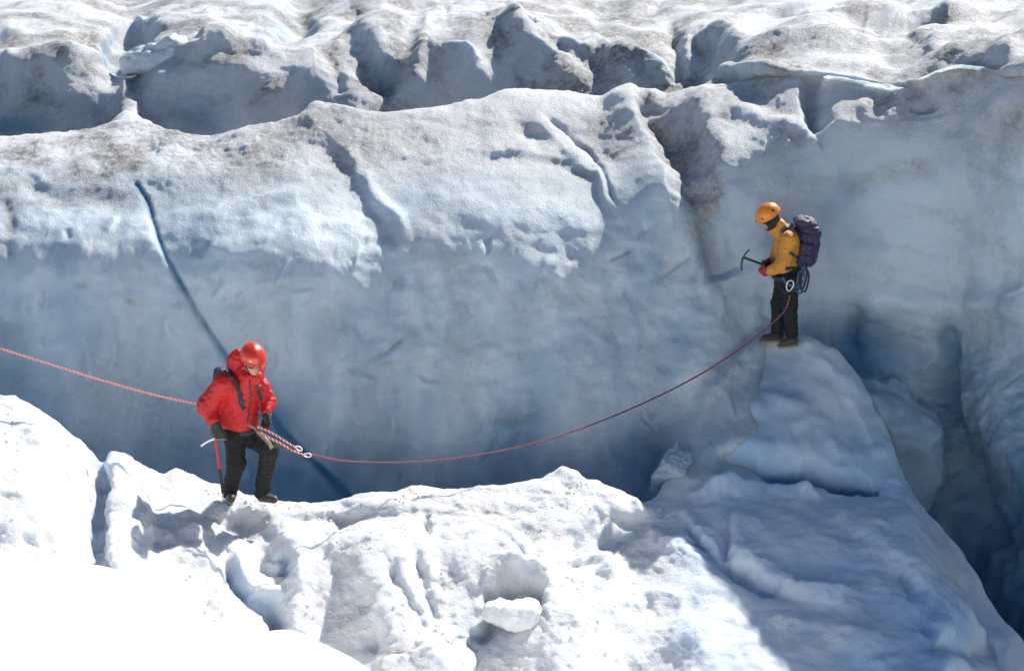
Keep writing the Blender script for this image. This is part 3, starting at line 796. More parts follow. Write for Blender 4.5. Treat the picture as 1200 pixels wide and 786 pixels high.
def cloth(name, col, rough=0.65, var=0.18, sheen=0.2, scale=9.0):
    m, nt, b = new_mat(name)
    tc = N(nt, 'ShaderNodeTexCoord')
    n = N(nt, 'ShaderNodeTexNoise'); n.inputs['Scale'].default_value = scale; n.inputs['Detail'].default_value = 6
    nt.links.new(tc.outputs['Object'], n.inputs['Vector'])
    dark = tuple(c * (1 - 2 * var) for c in col); lite = tuple(min(1, c * (1 + var)) for c in col)
    nt.links.new(mixc(nt, n.outputs[0], dark, lite), b.inputs['Base Color'])
    b.inputs['Roughness'].default_value = rough
    b.inputs['Sheen Weight'].default_value = sheen
    n2 = N(nt, 'ShaderNodeTexNoise'); n2.inputs['Scale'].default_value = 60; n2.inputs['Detail'].default_value = 3
    nt.links.new(tc.outputs['Object'], n2.inputs['Vector'])
    bp = N(nt, 'ShaderNodeBump'); bp.inputs['Distance'].default_value = 0.006; nt.links.new(n2.outputs[0], bp.inputs['Height']); nt.links.new(bp.outputs[0], b.inputs['Normal'])
    return m
def plain(name, col, rough=0.5, metal=0.0, spec=0.5, coat=0.0):
    m, nt, b = new_mat(name)
    tc = N(nt, 'ShaderNodeTexCoord'); n = N(nt, 'ShaderNodeTexNoise'); n.inputs['Scale'].default_value = 22; n.inputs['Detail'].default_value = 5
    nt.links.new(tc.outputs['Object'], n.inputs['Vector'])
    nt.links.new(mixc(nt, n.outputs[0], tuple(c * 0.82 for c in col), tuple(min(1, c * 1.12) for c in col)), b.inputs['Base Color'])
    r = mth(nt, 'ADD', mth(nt, 'MULTIPLY', n.outputs[0], 0.2), rough - 0.1); nt.links.new(r, b.inputs['Roughness'])
    b.inputs['Metallic'].default_value = metal; b.inputs['Specular IOR Level'].default_value = spec; b.inputs['Coat Weight'].default_value = coat
    return m
M_RED = cloth('red_shell_fabric', (0.52, 0.008, 0.008), 0.55, 0.12, 0.0)
M_YEL = cloth('mustard_shell_fabric', (0.62, 0.26, 0.025), 0.6, 0.14, 0.1)
M_BLK = cloth('black_trouser_fabric', (0.010, 0.010, 0.012), 0.8, 0.2, 0.0)
M_BLK2 = cloth('charcoal_trouser_fabric', (0.008, 0.0085, 0.009), 0.85, 0.2, 0.0)
M_GLV = cloth('black_glove_leather', (0.012, 0.012, 0.015), 0.55, 0.2)
M_RGLV = cloth('red_glove_fabric', (0.42, 0.012, 0.012), 0.6, 0.2)
M_WEB = cloth('dark_webbing', (0.02, 0.022, 0.035), 0.7, 0.2)
M_PACK = cloth('purple_black_pack_fabric', (0.032, 0.024, 0.080), 0.6, 0.3, 0.1, 14)
M_PACK2 = cloth('grey_pack_fabric', (0.048, 0.04, 0.085), 0.6, 0.3, 0.1, 14)
M_TAN = cloth('tan_webbing', (0.30, 0.24, 0.18), 0.7, 0.15)
M_TEAL = cloth('blue_green_sling', (0.03, 0.13, 0.22), 0.6, 0.3, 0.1, 30)
M_SKIN = plain('skin', (0.52, 0.27, 0.19), 0.5)
M_HELR = plain('red_helmet_shell', (0.66, 0.035, 0.014), 0.32, coat=0.5)
M_HELO = plain('orange_helmet_shell', (0.80, 0.24, 0.012), 0.38, coat=0.3)
M_BP = plain('black_plastic', (0.012, 0.012, 0.014), 0.35)
M_LENS = plain('dark_lens', (0.01, 0.01, 0.012), 0.12)
M_STEEL = plain('brushed_steel', (0.55, 0.56, 0.58), 0.35, metal=1.0)
M_DSTEEL = plain('dark_steel', (0.05, 0.06, 0.075), 0.4, metal=0.6)
M_ALU = plain('white_alloy', (0.80, 0.80, 0.80), 0.3, metal=0.3)
M_RSH = plain('red_shaft_coating', (0.55, 0.03, 0.02), 0.4)
M_BSH = plain('black_shaft_grip', (0.015, 0.015, 0.02), 0.5)
M_BOOT = cloth('brown_boot_leather', (0.045, 0.035, 0.028), 0.55, 0.25)
M_SOLE = plain('tan_rubber_sole', (0.26, 0.19, 0.12), 0.7)
M_HAIR = cloth('dark_knit', (0.012, 0.013, 0.02), 0.9, 0.2)
M_DECAL = plain('pale_sticker', (0.75, 0.62, 0.5), 0.4)

def hand_sdf(wr, tip_dir, palm_n, curl, size=1.0, thick=0.0, side=1):
    """palm plus five separate fingers bent by curl; tip_dir = wrist to knuckles, palm_n = the way the palm faces"""
    R = frame(tip_dir, palm_n); s_, f_, u_ = R[0] * side, R[1], R[2]
    wr = np.array(wr, float); z = size
    fs = [rbox(wr + f_ * 0.045 * z, np.array([0.042, 0.05, 0.017 + thick]) * z, R, 0.014)]
    for i, (off, ln) in enumerate(((-0.031, 0.068), (-0.010, 0.078), (0.011, 0.073), (0.031, 0.057))):
        p = wr + f_ * 0.088 * z + s_ * off * z; a = 0.0; r = 0.0105 * z + thick * 0.5
        for j, fr_ in enumerate((0.45, 0.32, 0.25)):
            a += curl * (0.9 if j else 0.55) * (1 + 0.06 * i)
            d = f_ * math.cos(a) + u_ * math.sin(a); q = p + d * ln * fr_ * z
            fs.append(rcone(p, q, r, r * 0.9)); p = q; r *= 0.93
    p = wr + f_ * 0.025 * z - s_ * 0.034 * z
    q = p + (f_ * 0.5 - s_ * 0.55 + u_ * 0.55 * min(1, curl + 0.2)) * 0.042 * z
    q2 = q + (f_ * 0.85 + u_ * 0.6 * curl) * 0.036 * z
    fs += [rcone(p, q, 0.014 * z + thick * .5, 0.0125 * z + thick * .5), rcone(q, q2, 0.012 * z + thick * .5, 0.010 * z + thick * .5)]
    return union(fs, 0.008), wr + f_ * 0.06 * z

def head_sdf(c, fwd, up):
    R = frame(fwd, up); s_, f_, u_ = R
    fs = [ellip(c + u_ * 0.02 - f_ * 0.012, (0.074, 0.094, 0.105), R), ellip(c - u_ * 0.055 + f_ * 0.022, (0.056, 0.066, 0.062), R),
          ellip(c - u_ * 0.100 + f_ * 0.055, (0.024, 0.022, 0.018), R)]
    f = union(fs, 0.03)
    nose = rcone(c + f_ * 0.082 + u_ * 0.012, c + f_ * 0.106 - u_ * 0.030, 0.009, 0.014)
    lips = ellip(c + f_ * 0.083 - u_ * 0.062, (0.024, 0.011, 0.009), R)
    g = union([f, nose], 0.014); g = union([g, lips], 0.008)
    brow = ellip(c + f_ * 0.083 + u_ * 0.030, (0.046, 0.010, 0.009), R); g = union([g, brow], 0.014)
    for s in (-1, 1):
        ear = ellip(c + s_ * s * 0.078 - f_ * 0.012 - u_ * 0.006, (0.010, 0.020, 0.032), R)
        eye = ellip(c + s_ * s * 0.031 + f_ * 0.084 + u_ * 0.008, (0.014, 0.010, 0.008), R)
        g = union([g, ear], 0.008); g = union([cut(g, ellip(c + s_ * s * 0.031 + f_ * 0.096 + u_ * 0.010, (0.020, 0.012, 0.012), R), 0.01), eye], 0.003)
    g = cut(g, ellip(c + f_ * 0.100 - u_ * 0.062, (0.022, 0.012, 0.0022), R), 0.003)
    return g, R

def helmet_sdf(c, R, r=(0.118, 0.142, 0.112)):
    s_, f_, u_ = R
    outer = ellip(c, r, R)
    brim = ellip(c - u_ * 0.012 + f_ * 0.012, (r[0] * 1.05, r[1] * 1.08, 0.030), R)
    o = union([outer, brim], 0.02)
    inner = ellip(c - u_ * 0.02, (r[0] - 0.016, r[1] - 0.016, r[2] - 0.012), R)
    below = lambda p: (p - c) @ u_ + 0.030 + 0.25 * ((p - c) @ f_) * 0.35
    g = cut(o, inner, 0.004)
    g2 = lambda p: np.maximum(g(p), -(below(p)))
    ridge = lambda p: g2(p) - 0.003 * np.exp(-(((p - c) @ s_) / 0.02)**2) * (((p - c) @ u_) > 0)
    return ridge

def jacket(fs, hem_c, hem_n, amp, seed, k=0.05, neck=None):
    f = union(fs, k)
    f = folds(f, amp, 0.11, seed, (1, 1, 1.7))
    if neck is not None: f = cut(f, neck, 0.01)
    return lambda p: np.maximum(f(p), -((p - hem_c) @ hem_n))

def ice_axe(shaft0, shaft1, head_dir, side_n, up_col, low_col, label, hd_mat, scale=1.0, split=0.45, headpts=None):
    """shaft0 = head end, shaft1 = spike end; head_dir = towards the pick"""
    s0 = np.array(shaft0); s1 = np.array(shaft1)
    root = empty('ice_axe', s1); tag(root, label, 'ice axe')
    ax = s1 - s0; L = np.linalg.norm(ax); ax /= L
    hd = np.array(head_dir, float); hd -= ax * (hd @ ax); hd /= np.linalg.norm(hd)
    mid = s0 + ax * L * split
    f1 = rcone(s0 + ax * 0.01, mid, 0.0135, 0.0135); f2 = rcone(mid, s1 - ax * 0.05, 0.0145, 0.014)
    lo, hi = bounds([s0, s1], 0.05)
    tube('shaft', smooth_line([s0, mid, s1 - ax * 0.05], 12), 0.0135, up_col, root)
    tube('grip', smooth_line([mid + ax * 0.002, s1 - ax * 0.06], 14), 0.0155, low_col, root)
    tube('spike', smooth_line([s1 - ax * 0.06, s1 - ax * 0.03, s1], 8), np.linspace(0.012, 0.002, 8), hd_mat, root)
    # pick: curved, drooping along the shaft; adze: flat blade the other way
    pk = [s0 + hd * t * 0.155 * scale + ax * (0.05 * scale * t * t) for t in np.linspace(0, 1, 12)]
    strap_pts('pick', pk, 0.026, 0.007, np.cross(ax, hd), hd_mat, root).modifiers.new('bevel', 'BEVEL').width = 0.002
    V = root.children[-1].data
    vv = np.empty(len(V.vertices) * 3, np.float32); V.vertices.foreach_get('co', vv); vv = vv.reshape(-1, 4, 3)
    for i in range(12):
        cc = vv[i].mean(0); vv[i] = cc + (vv[i] - cc) * (1.0 - 0.75 * (i / 11.0))
    V.vertices.foreach_set('co', vv.ravel())
    ad = [s0 - hd * t * 0.11 * scale + ax * (0.03 * scale * t * t) for t in np.linspace(0, 1, 8)]
    o = strap_pts('adze', ad, 0.045, 0.006, ax, hd_mat, root)
    return root

def carabiner(c, long_dir, side_dir, label, mat=None, size=0.1, group=None):
    c = np.array(c, float); a = np.array(long_dir, float); a /= np.linalg.norm(a)
    b = np.array(side_dir, float); b -= a * (a @ b); b /= np.linalg.norm(b)
    root = empty('carabiner', c); tag(root, label, 'carabiner', group)
    pts = []
    for t in np.linspace(-2.6, 2.6, 30):
        pts.append(c + a * math.cos(t) * size * 0.52 + b * (math.sin(t) * size * 0.30 * (1 + 0.25 * math.cos(t))))
    tube('frame', pts, 0.0065, mat or M_ALU, root)
    tube('gate', smooth_line([pts[0], 0.5 * (pts[0] + pts[-1]) - a * 0.004, pts[-1]], 6), 0.006, mat or M_STEEL, root)
    return root

# ================================================================== 5. red climber on the ledge
#@@RED
RY = 14.62
def R_(px, py, dy=0.0): return P(px, py, RY + dy)
foot0 = R_(290, 586)
red = empty('person', foot0); tag(red, 'climber in red hooded jacket, red helmet and black trousers on the sunlit snow ledge', 'person')
fwd_r = np.array([0.52, -0.85, 0]); fwd_r /= np.linalg.norm(fwd_r); rgt = np.array([-0.85, -0.52, 0]); rgt /= np.linalg.norm(rgt)
J = dict(pel=R_(285, 503), wai=R_(284, 488, 0.0), che=R_(284, 462, -0.02), nek=R_(290, 441, -0.05), hea=R_(296.5, 423.5, -0.14),
         rs=R_(262, 449, -0.13), re=R_(242, 476, -0.12), rw=R_(252, 497, -0.24), ls=R_(304, 452, 0.07), le=R_(314, 470, 0.04), lw=R_(312.5, 486, -0.10),
         rh=R_(275, 510, -0.07), rk=R_(277, 542, -0.12), ra=R_(270, 577, -0.02), rt=R_(271, 584, -0.20),
         lh=R_(293, 510, 0.06), lk=R_(316, 526, -0.20), la=R_(307, 577, -0.06), lt=R_(321, 585, -0.18))
hf = np.array([0.36, -0.86, -0.36]); hu = np.array([0.14, -0.32, 0.93])
hs, HR = head_sdf(J['hea'], hf, hu)
ax_top = R_(252.5, 514, -0.27); ax_bot = R_(262, 583, -0.22)
rhand, rhc = hand_sdf(J['rw'] + np.array([0.0, 0, -0.01]), R_(258, 511, -0.28) - J['rw'], (0.3, 0.5, -0.6), 0.95, 1.05, 0, 1)
lhand, lhc = hand_sdf(J['lw'], R_(315, 500, -0.16) - J['lw'], (-0.6, -0.3, -0.1), 0.75, 1.05, 0, -1)
body = [rcone(J['pel'], J['wai'], 0.13, 0.125), rcone(J['wai'], J['che'], 0.125, 0.15), rcone(J['che'], J['nek'], 0.13, 0.06), rcone(J['nek'], J['hea'], 0.055, 0.05),
        rcone(J['rs'], J['re'], 0.058, 0.045), rcone(J['re'], J['rw'], 0.045, 0.030), rcone(J['ls'], J['le'], 0.058, 0.045), rcone(J['le'], J['lw'], 0.045, 0.030),
        rcone(J['che'], J['rs'], 0.10, 0.06), rcone(J['che'], J['ls'], 0.10, 0.06),
        rcone(J['rh'], J['rk'], 0.082, 0.055), rcone(J['rk'], J['ra'], 0.055, 0.036), rcone(J['lh'], J['lk'], 0.082, 0.055), rcone(J['lk'], J['la'], 0.055, 0.036),
        rcone(J['ra'] + [0, 0, -0.05], J['rt'], 0.030, 0.022), rcone(J['la'] + [0, 0, -0.05], J['lt'], 0.030, 0.022)]
fb = union(body, 0.03); fbody = lambda p: smin(smin(smin(fb(p), hs(p), 0.015), rhand(p), 0.008), lhand(p), 0.008)
lo, hi = bounds(list(J.values()), 0.17)
part('body', fbody, lo, hi, 0.0105, M_SKIN, red)
# jacket: torso, bulky sleeves, hood bunched behind the head
jf = [ellip(R_(284, 462, -0.02), (0.175, 0.13, 0.20), frame(fwd_r)), rcone(R_(284, 462, 0.0), R_(283, 492, 0.0), 0.155, 0.165), rcone(R_(270, 470, -0.02), R_(264, 490, -0.03), 0.10, 0.105),
      rcone(J['rs'], J['re'] + [0.012, 0, 0.01], 0.095, 0.098), rcone(J['re'] + [0.01, 0, 0], R_(250, 493, -0.22), 0.094, 0.060),
      rcone(J['ls'], J['le'], 0.090, 0.072), rcone(J['le'], R_(312.5, 482, -0.08), 0.070, 0.052),
      rcone(J['che'], J['rs'], 0.13, 0.095), rcone(J['che'], J['ls'], 0.13, 0.088), rcone(R_(290, 452, -0.08), R_(291, 443, -0.10), 0.10, 0.088)]
neckhole = ellip(R_(294, 433, -0.17), (0.072, 0.085, 0.10), HR)
JF = jacket(jf, R_(283, 499.5, 0), np.array([0.10, 0.0, 1.0]), 0.015, 4.4, 0.045, neckhole)
jk = part('jacket', JF, lo - 0.03, hi + 0.03, 0.009, M_RED, red)
hoodf = union([ellip(R_(280, 424, 0.02), (0.115, 0.10, 0.15), frame(hf, hu)), rcone(R_(280, 433, -0.02), R_(290, 442, -0.12), 0.085, 0.07), rcone(R_(303, 432, -0.02), R_(300, 443, -0.10), 0.06, 0.07)], 0.05)
hoodf = cut(folds(hoodf, 0.012, 0.09, 8.8), union([ellip(J['hea'] + np.array([0.01, -0.03, 0.0]), (0.100, 0.13, 0.135), HR), ellip(R_(298, 417, -0.15), (0.125, 0.148, 0.12), HR)], 0.02), 0.012)
part('hood', hoodf, lo + [0, 0, 0.9], hi + 0.03, 0.009, M_RED, red)
hc = J['hea'] + HR[2] * 0.070 - HR[1] * 0.016
hel = part('helmet', helmet_sdf(hc, HR), hc - 0.2, hc + 0.2, 0.0055, M_HELR, red)
dc = hc + HR[1] * 0.113 + HR[0] * 0.055 + HR[2] * 0.030
part('sticker', lambda p, g=helmet_sdf(hc, HR), c=dc: np.maximum(g(p) - 0.0012, ellip(c, (0.014, 0.03, 0.009), HR)(p)), dc - 0.05, dc + 0.05, 0.004, M_DECAL, hel)
s_, f_, u_ = HR
gl = J['hea'] + f_ * 0.088 + u_ * 0.010
sg = union([ellip(gl + s_ * 0.034, (0.031, 0.013, 0.019), HR), ellip(gl - s_ * 0.034, (0.031, 0.013, 0.019), HR), rcone(gl - s_ * 0.02, gl + s_ * 0.02, 0.005, 0.005),
            rcone(gl + s_ * 0.062, J['hea'] + s_ * 0.082 - f_ * 0.01 + u_ * 0.01, 0.005, 0.004), rcone(gl - s_ * 0.062, J['hea'] - s_ * 0.082 - f_ * 0.01 + u_ * 0.01, 0.005, 0.004)], 0.006)
part('sunglasses', sg, gl - 0.16, gl + 0.16, 0.004, M_LENS, red)
strap_pts('chin_strap', smooth_line([J['hea'] + s_ * 0.082 + u_ * 0.03, J['hea'] + s_ * 0.066 - u_ * 0.055 + f_ * 0.035, J['hea'] - u_ * 0.118 + f_ * 0.055, J['hea'] - s_ * 0.066 - u_ * 0.055 + f_ * 0.035, J['hea'] - s_ * 0.082 + u_ * 0.03], 24), 0.016, 0.003, f_ + s_ * 0.01, M_WEB, red)
# trousers
tf = [rcone(J['pel'] + [0, 0, 0.05], J['pel'] + [0, 0, -0.02], 0.145, 0.14), rcone(J['rh'], J['rk'], 0.108, 0.086), rcone(J['rk'], R_(269, 577, -0.03), 0.086, 0.070),
      rcone(J['lh'], J['lk'], 0.105, 0.088), rcone(J['lk'], R_(306.5, 578, -0.05), 0.086, 0.068)]
tro = folds(union(tf, 0.035), 0.016, 0.10, 1.2, (1, 1, 1.8))
part('trousers', tro, lo, np.array([hi[0], hi[1], J['wai'][2] + 0.02]), 0.009, M_BLK2, red)
for a, t in (('ra', 'rt'), ('la', 'lt')):
    bf = union([rcone(J[a] + [0, 0, 0.08], J[a] + [0, 0.02, -0.05], 0.058, 0.05), rcone(J[a] + [0, 0, -0.045], J[t] + [0, 0, -0.0], 0.052, 0.040)], 0.02)
    l2, h2 = bounds([J[a], J[t]], 0.13)
    bo = part('boot', bf, l2, h2, 0.007, M_BOOT, red)
gl_l = lambda f, t: (lambda p: f(p) - t)
part('glove', union([gl_l(rhand, 0.010), rcone(J['rw'], J['rw'] + 0.35 * (J['re'] - J['rw']), 0.048, 0.060)], 0.012), rhc - 0.19, rhc + 0.19, 0.005, M_GLV, red)
part('glove', union([gl_l(lhand, 0.010), rcone(J['lw'], J['lw'] + 0.35 * (J['le'] - J['lw']), 0.046, 0.052)], 0.012), lhc - 0.19, lhc + 0.19, 0.005, M_GLV, red)
# harness: waist belt, leg loops, tie-in
belt = [R_(283, 500, 0) + 0.175 * (math.cos(a) * np.array([1, 0, 0]) + 0.86 * math.sin(a) * np.array([0, 1, 0])) + np.array([0, 0, 0.008 * math.sin(a)]) for a in np.linspace(0, 2 * math.pi, 40)]
bn = [np.array([math.cos(a), math.sin(a), 0]) for a in np.linspace(0, 2 * math.pi, 40)]
har = strap_pts('harness', belt, 0.045, 0.012, bn, M_WEB, red)
tie = R_(300, 503, -0.22)
strap_pts('leg_loop', smooth_line([tie, R_(309, 512, -0.26), R_(316, 520, -0.30), R_(321, 531, -0.24)], 14), 0.035, 0.010, (0.3, -0.8, 0.5), M_TAN, har)
strap_pts('tie_in_loop', smooth_line([R_(291, 497, -0.2), tie, R_(302, 507, -0.22)], 10), 0.024, 0.01, (0.3, -0.9, 0.3), M_TAN, har)
# small pack on the back
pk_c = R_(268, 452, 0.17)
rp = empty('backpack', R_(268, 475, 0.17)); tag(rp, 'small dark rucksack worn on the back of the climber in red', 'backpack')
pR = frame(fwd_r, (0.15, -0.1, 1))
part('bag', folds(union([rbox(pk_c, (0.15, 0.085, 0.20), pR, 0.06), rbox(pk_c - pR[1] * 0.09 - pR[2] * 0.06, (0.10, 0.04, 0.10), pR, 0.035)], 0.03), 0.012, 0.09, 3.0), pk_c - 0.36, pk_c + 0.36, 0.009, M_PACK, rp)
def on_jacket(pts, f, out, lift=0.006):
    """slide points on to the cloth along the direction out"""
    res = []
    for p in pts:
        q = np.array(p) + np.array(out) * 0.25
        for _ in range(40):
            d = float(f(q[None, :])[0])
            if d < lift: break
            q = q - np.array(out) * max(0.3 * d, 0.001)
        res.append(q)
    return np.array(res)
cdir = np.array([0.0, -0.93, 0.36])
sp = on_jacket(smooth_line([R_(262, 434, -0.02), R_(270, 440, -0.1), R_(277, 450, -0.15), R_(281, 462, -0.18), R_(283, 474, -0.18), R_(286, 480, -0.18)], 22), JF, cdir)
strap_pts('shoulder_strap', sp, 0.042, 0.014, cdir, M_WEB, rp)
sp = on_jacket(smooth_line([R_(303, 438, 0.0), R_(301, 446, -0.1), R_(302, 456, -0.12), R_(305, 470, -0.1)], 18), JF, cdir)
strap_pts('shoulder_strap', sp, 0.034, 0.012, cdir, M_WEB, rp)
part('buckle', rbox(R_(284, 466, -0.26) * 0 + on_jacket([R_(284, 471, -0.18)], JF, cdir, 0.012)[0], (0.022, 0.01, 0.018), np.eye(3), 0.005), R_(284, 471, -0.3) - 0.16, R_(284, 471, -0.1) + 0.16, 0.005, M_PACK2, rp)
zp = on_jacket(smooth_line([R_(293, 445, -0.15), R_(294, 460, -0.15), R_(292, 478, -0.15), R_(290, 494, -0.15)], 24), JF, cdir, 0.002)
strap_pts('zip', zp, 0.014, 0.006, cdir, M_WEB, jk)
# axe held head-up in the right hand
ice_axe(ax_top, ax_bot, (-0.9, -0.35, -0.1), None, M_RSH, M_BSH, 'ice axe with red and black shaft planted in the snow by the climber in red', M_STEEL, 0.95, 0.5)

# ================================================================== 6. climber in yellow on the shaded spur
#@@YELLOW
YY = 17.12
def Y_(px, py, dy=0.0): return P(px, py, YY + dy)
yel = empty('person', Y_(915, 404)); tag(yel, 'climber in mustard yellow jacket and orange helmet standing in profile on the shaded spur', 'person')
K = dict(pel=Y_(923, 322), wai=Y_(923, 306), che=Y_(924, 286), nek=Y_(915, 267), hea=Y_(902.5, 256.0),
         ls=Y_(925, 281, -0.17), le=Y_(917, 311, -0.22), lw=Y_(902, 317, -0.16), rs=Y_(917, 280, 0.17), re=Y_(909, 306, 0.18), rw=Y_(901, 311, 0.04),
         lh=Y_(925, 328, -0.09), lk=Y_(925, 358, -0.12), la=Y_(927.5, 394, -0.10), lt=Y_(917, 402, -0.13),
         rh=Y_(919, 328, 0.09), rk=Y_(913, 356, 0.08), ra=Y_(911, 389, 0.10), rt=Y_(896, 396, 0.07))
hf = np.array([-0.86, -0.18, -0.48]); hu = np.array([-0.46, -0.06, 0.88])
hs2, HR2 = head_sdf(K['hea'], hf, hu)
lhand2, lhc2 = hand_sdf(K['lw'], Y_(894, 320, -0.10) - K['lw'], (0.0, 0.9, 0.2), 0.7, 1.0, 0, 1)
rhand2, rhc2 = hand_sdf(K['rw'], Y_(892, 309.5, -0.03) - K['rw'], (0.1, -0.9, 0.25), 0.95, 1.0, 0, -1)
body = [rcone(K['pel'], K['wai'], 0.13, 0.12), rcone(K['wai'], K['che'], 0.12, 0.14), rcone(K['che'], K['nek'], 0.12, 0.06), rcone(K['nek'], K['hea'], 0.055, 0.05),
        rcone(K['ls'], K['le'], 0.056, 0.045), rcone(K['le'], K['lw'], 0.045, 0.030), rcone(K['rs'], K['re'], 0.056, 0.045), rcone(K['re'], K['rw'], 0.045, 0.030),
        rcone(K['che'], K['rs'], 0.10, 0.06), rcone(K['che'], K['ls'], 0.10, 0.06),
        rcone(K['rh'], K['rk'], 0.082, 0.055), rcone(K['rk'], K['ra'], 0.055, 0.036), rcone(K['lh'], K['lk'], 0.082, 0.055), rcone(K['lk'], K['la'], 0.055, 0.036),
        rcone(K['ra'] + [0, 0, -0.05], K['rt'], 0.030, 0.022), rcone(K['la'] + [0, 0, -0.05], K['lt'], 0.030, 0.022)]
fb2 = union(body, 0.03); fbody2 = lambda p: smin(smin(smin(fb2(p), hs2(p), 0.015), rhand2(p), 0.008), lhand2(p), 0.008)
lo, hi = bounds(list(K.values()), 0.17)
part('body', fbody2, lo, hi, 0.0105, M_SKIN, yel)
jf = [ellip(Y_(924, 288), (0.20, 0.14, 0.20), frame((-1, -0.1, 0))), rcone(Y_(922, 284), Y_(922, 311), 0.14, 0.135), 
      rcone(K['ls'], K['le'] + [0.01, 0, 0.01], 0.088, 0.082), rcone(K['le'], Y_(903, 317, -0.16), 0.078, 0.055), rcone(K['rs'], K['re'], 0.085, 0.075), rcone(K['re'], Y_(903, 311, 0.06), 0.07, 0.052),
      rcone(K['che'], K['rs'], 0.12, 0.085), rcone(K['che'], K['ls'], 0.12, 0.085), rcone(Y_(919, 274), Y_(912, 264), 0.098, 0.082), rcone(Y_(912, 266, 0), Y_(904, 269.5, 0), 0.07, 0.045)]
JF2 = jacket(jf, Y_(922, 320, 0), np.array([0.06, 0.0, 1.0]), 0.014, 14.4, 0.04, ellip(K['hea'] - HR2[2] * 0.02, (0.085, 0.105, 0.115), HR2))
jk2 = part('jacket', JF2, lo - 0.03, hi + 0.03, 0.009, M_YEL, yel)
bal = cut(union([gl_l(hs2, 0.012), rcone(K['hea'] - HR2[2] * 0.05, Y_(911, 267), 0.075, 0.07)], 0.02), ellip(K['hea'] + HR2[1] * 0.10 - HR2[2] * 0.045, (0.05, 0.05, 0.050), HR2), 0.006)
part('balaclava', bal, K['hea'] - 0.2, K['hea'] + 0.2, 0.006, M_HAIR, yel)
hc2 = K['hea'] + HR2[2] * 0.060 - HR2[1] * 0.002
hel2 = part('helmet', helmet_sdf(hc2, HR2, (0.118, 0.140, 0.118)), hc2 - 0.2, hc2 + 0.2, 0.0055, M_HELO, yel)
s_, f_, u_ = HR2
nside = -s_ if (-s_)[1] < 0 else s_
for a_, b_, rr in ((-0.045, 0.045, 0.019), (0.095, 0.02, 0.013), (-0.02, 0.09, 0.008)):
    base = hc2 + f_ * a_ + u_ * b_
    q = base + nside * 0.2
    hsd = helmet_sdf(hc2, HR2, (0.118, 0.140, 0.118))
    for _ in range(60):
        d = float(hsd(q[None])[0])
        if d < 0.001: break
        q = q - nside * max(0.4 * d, 0.0008)
    part('vent', ellip(q, (0.006 if rr > 0.01 else 0.005, rr, rr), np.stack([nside, f_, u_])), q - 0.04, q + 0.04, 0.003, M_BP, hel2)
gl2 = K['hea'] + f_ * 0.090 + u_ * 0.010
part('sunglasses', union([ellip(gl2 + s_ * 0.034, (0.031, 0.014, 0.020), HR2), ellip(gl2 - s_ * 0.034, (0.031, 0.014, 0.020), HR2), rcone(gl2 - s_ * 0.02, gl2 + s_ * 0.02, 0.005, 0.005),
     rcone(gl2 + s_ * 0.06, K['hea'] + s_ * 0.092, 0.005, 0.004), rcone(gl2 - s_ * 0.06, K['hea'] - s_ * 0.092, 0.005, 0.004)], 0.006), gl2 - 0.16, gl2 + 0.16, 0.004, M_LENS, yel)
tf = [rcone(K['pel'] + [0, 0, 0.06], K['pel'] + [0, 0, -0.04], 0.135, 0.14), rcone(K['rh'], K['rk'], 0.105, 0.084), rcone(K['rk'], Y_(911, 387, 0.1), 0.082, 0.070),
      rcone(K['lh'], K['lk'], 0.108, 0.086), rcone(K['lk'], Y_(927.5, 391, -0.10), 0.084, 0.072)]
tro = folds(union(tf, 0.03), 0.016, 0.10, 21.2, (1, 1, 1.8))
part('trousers', tro, lo, np.array([hi[0], hi[1], K['wai'][2] + 0.03]), 0.009, M_BLK, yel)
for a, t in (('ra', 'rt'), ('la', 'lt')):
    A, T_ = K[a], K[t]
    ankle = rcone(A + [0.0, 0, 0.09], A + [0.01, 0, -0.03], 0.058, 0.052)
    foot = rcone(A + [0.03, 0, -0.045], T_ + [0, 0, 0.0], 0.050, 0.040)
    l2, h2 = bounds([A, T_], 0.15)
    bz = min(A[2] - 0.10, T_[2] - 0.042)
    dvec = T_ - A; dvec[2] = 0; dl = np.linalg.norm(dvec); dvec /= dl
    bf = union([ankle, foot], 0.03)
    bo = part('boot', lambda p, bf=bf, z0=bz: np.maximum(bf(p), z0 + 0.012 - p[..., 2]), l2, h2, 0.006, M_BOOT, yel)
    mid = (A + T_) / 2; mid[2] = bz + 0.008
    RS = frame(dvec)
    part('sole', union([rbox(mid - dvec * 0.01, (0.047, dl / 2 + 0.062, 0.017), RS, 0.012)], 0.01), l2 - 0.05, h2 + 0.05, 0.006, M_SOLE, bo)
part('glove', union([gl_l(lhand2, 0.010), rcone(K['lw'], K['lw'] + 0.35 * (K['le'] - K['lw']), 0.044, 0.052)], 0.012), lhc2 - 0.19, lhc2 + 0.19, 0.005, M_RGLV, yel)['label'] = 'red glove on the near hand'
part('glove', union([gl_l(rhand2, 0.010), rcone(K['rw'], K['rw'] + 0.35 * (K['re'] - K['rw']), 0.044, 0.052)], 0.012), rhc2 - 0.19, rhc2 + 0.19, 0.005, M_GLV, yel)['label'] = 'black glove on the far hand holding the axe'
bn = [np.array([math.cos(a), math.sin(a), 0]) for a in np.linspace(0, 2 * math.pi, 40)]
belt = [Y_(922, 322.5, 0) + np.array([0.165 * math.cos(a), 0.175 * math.sin(a), 0]) for a in np.linspace(0, 2 * math.pi, 40)]
har2 = strap_pts('harness', belt, 0.045, 0.012, bn, M_WEB, yel)
strap_pts('gear_loop', smooth_line([Y_(917, 324, -0.20), Y_(921, 331, -0.235), Y_(928, 335, -0.235), Y_(936, 336, -0.20), Y_(940, 328, -0.16)], 20), 0.03, 0.012, (0, -1, 0.2), M_TEAL, har2)
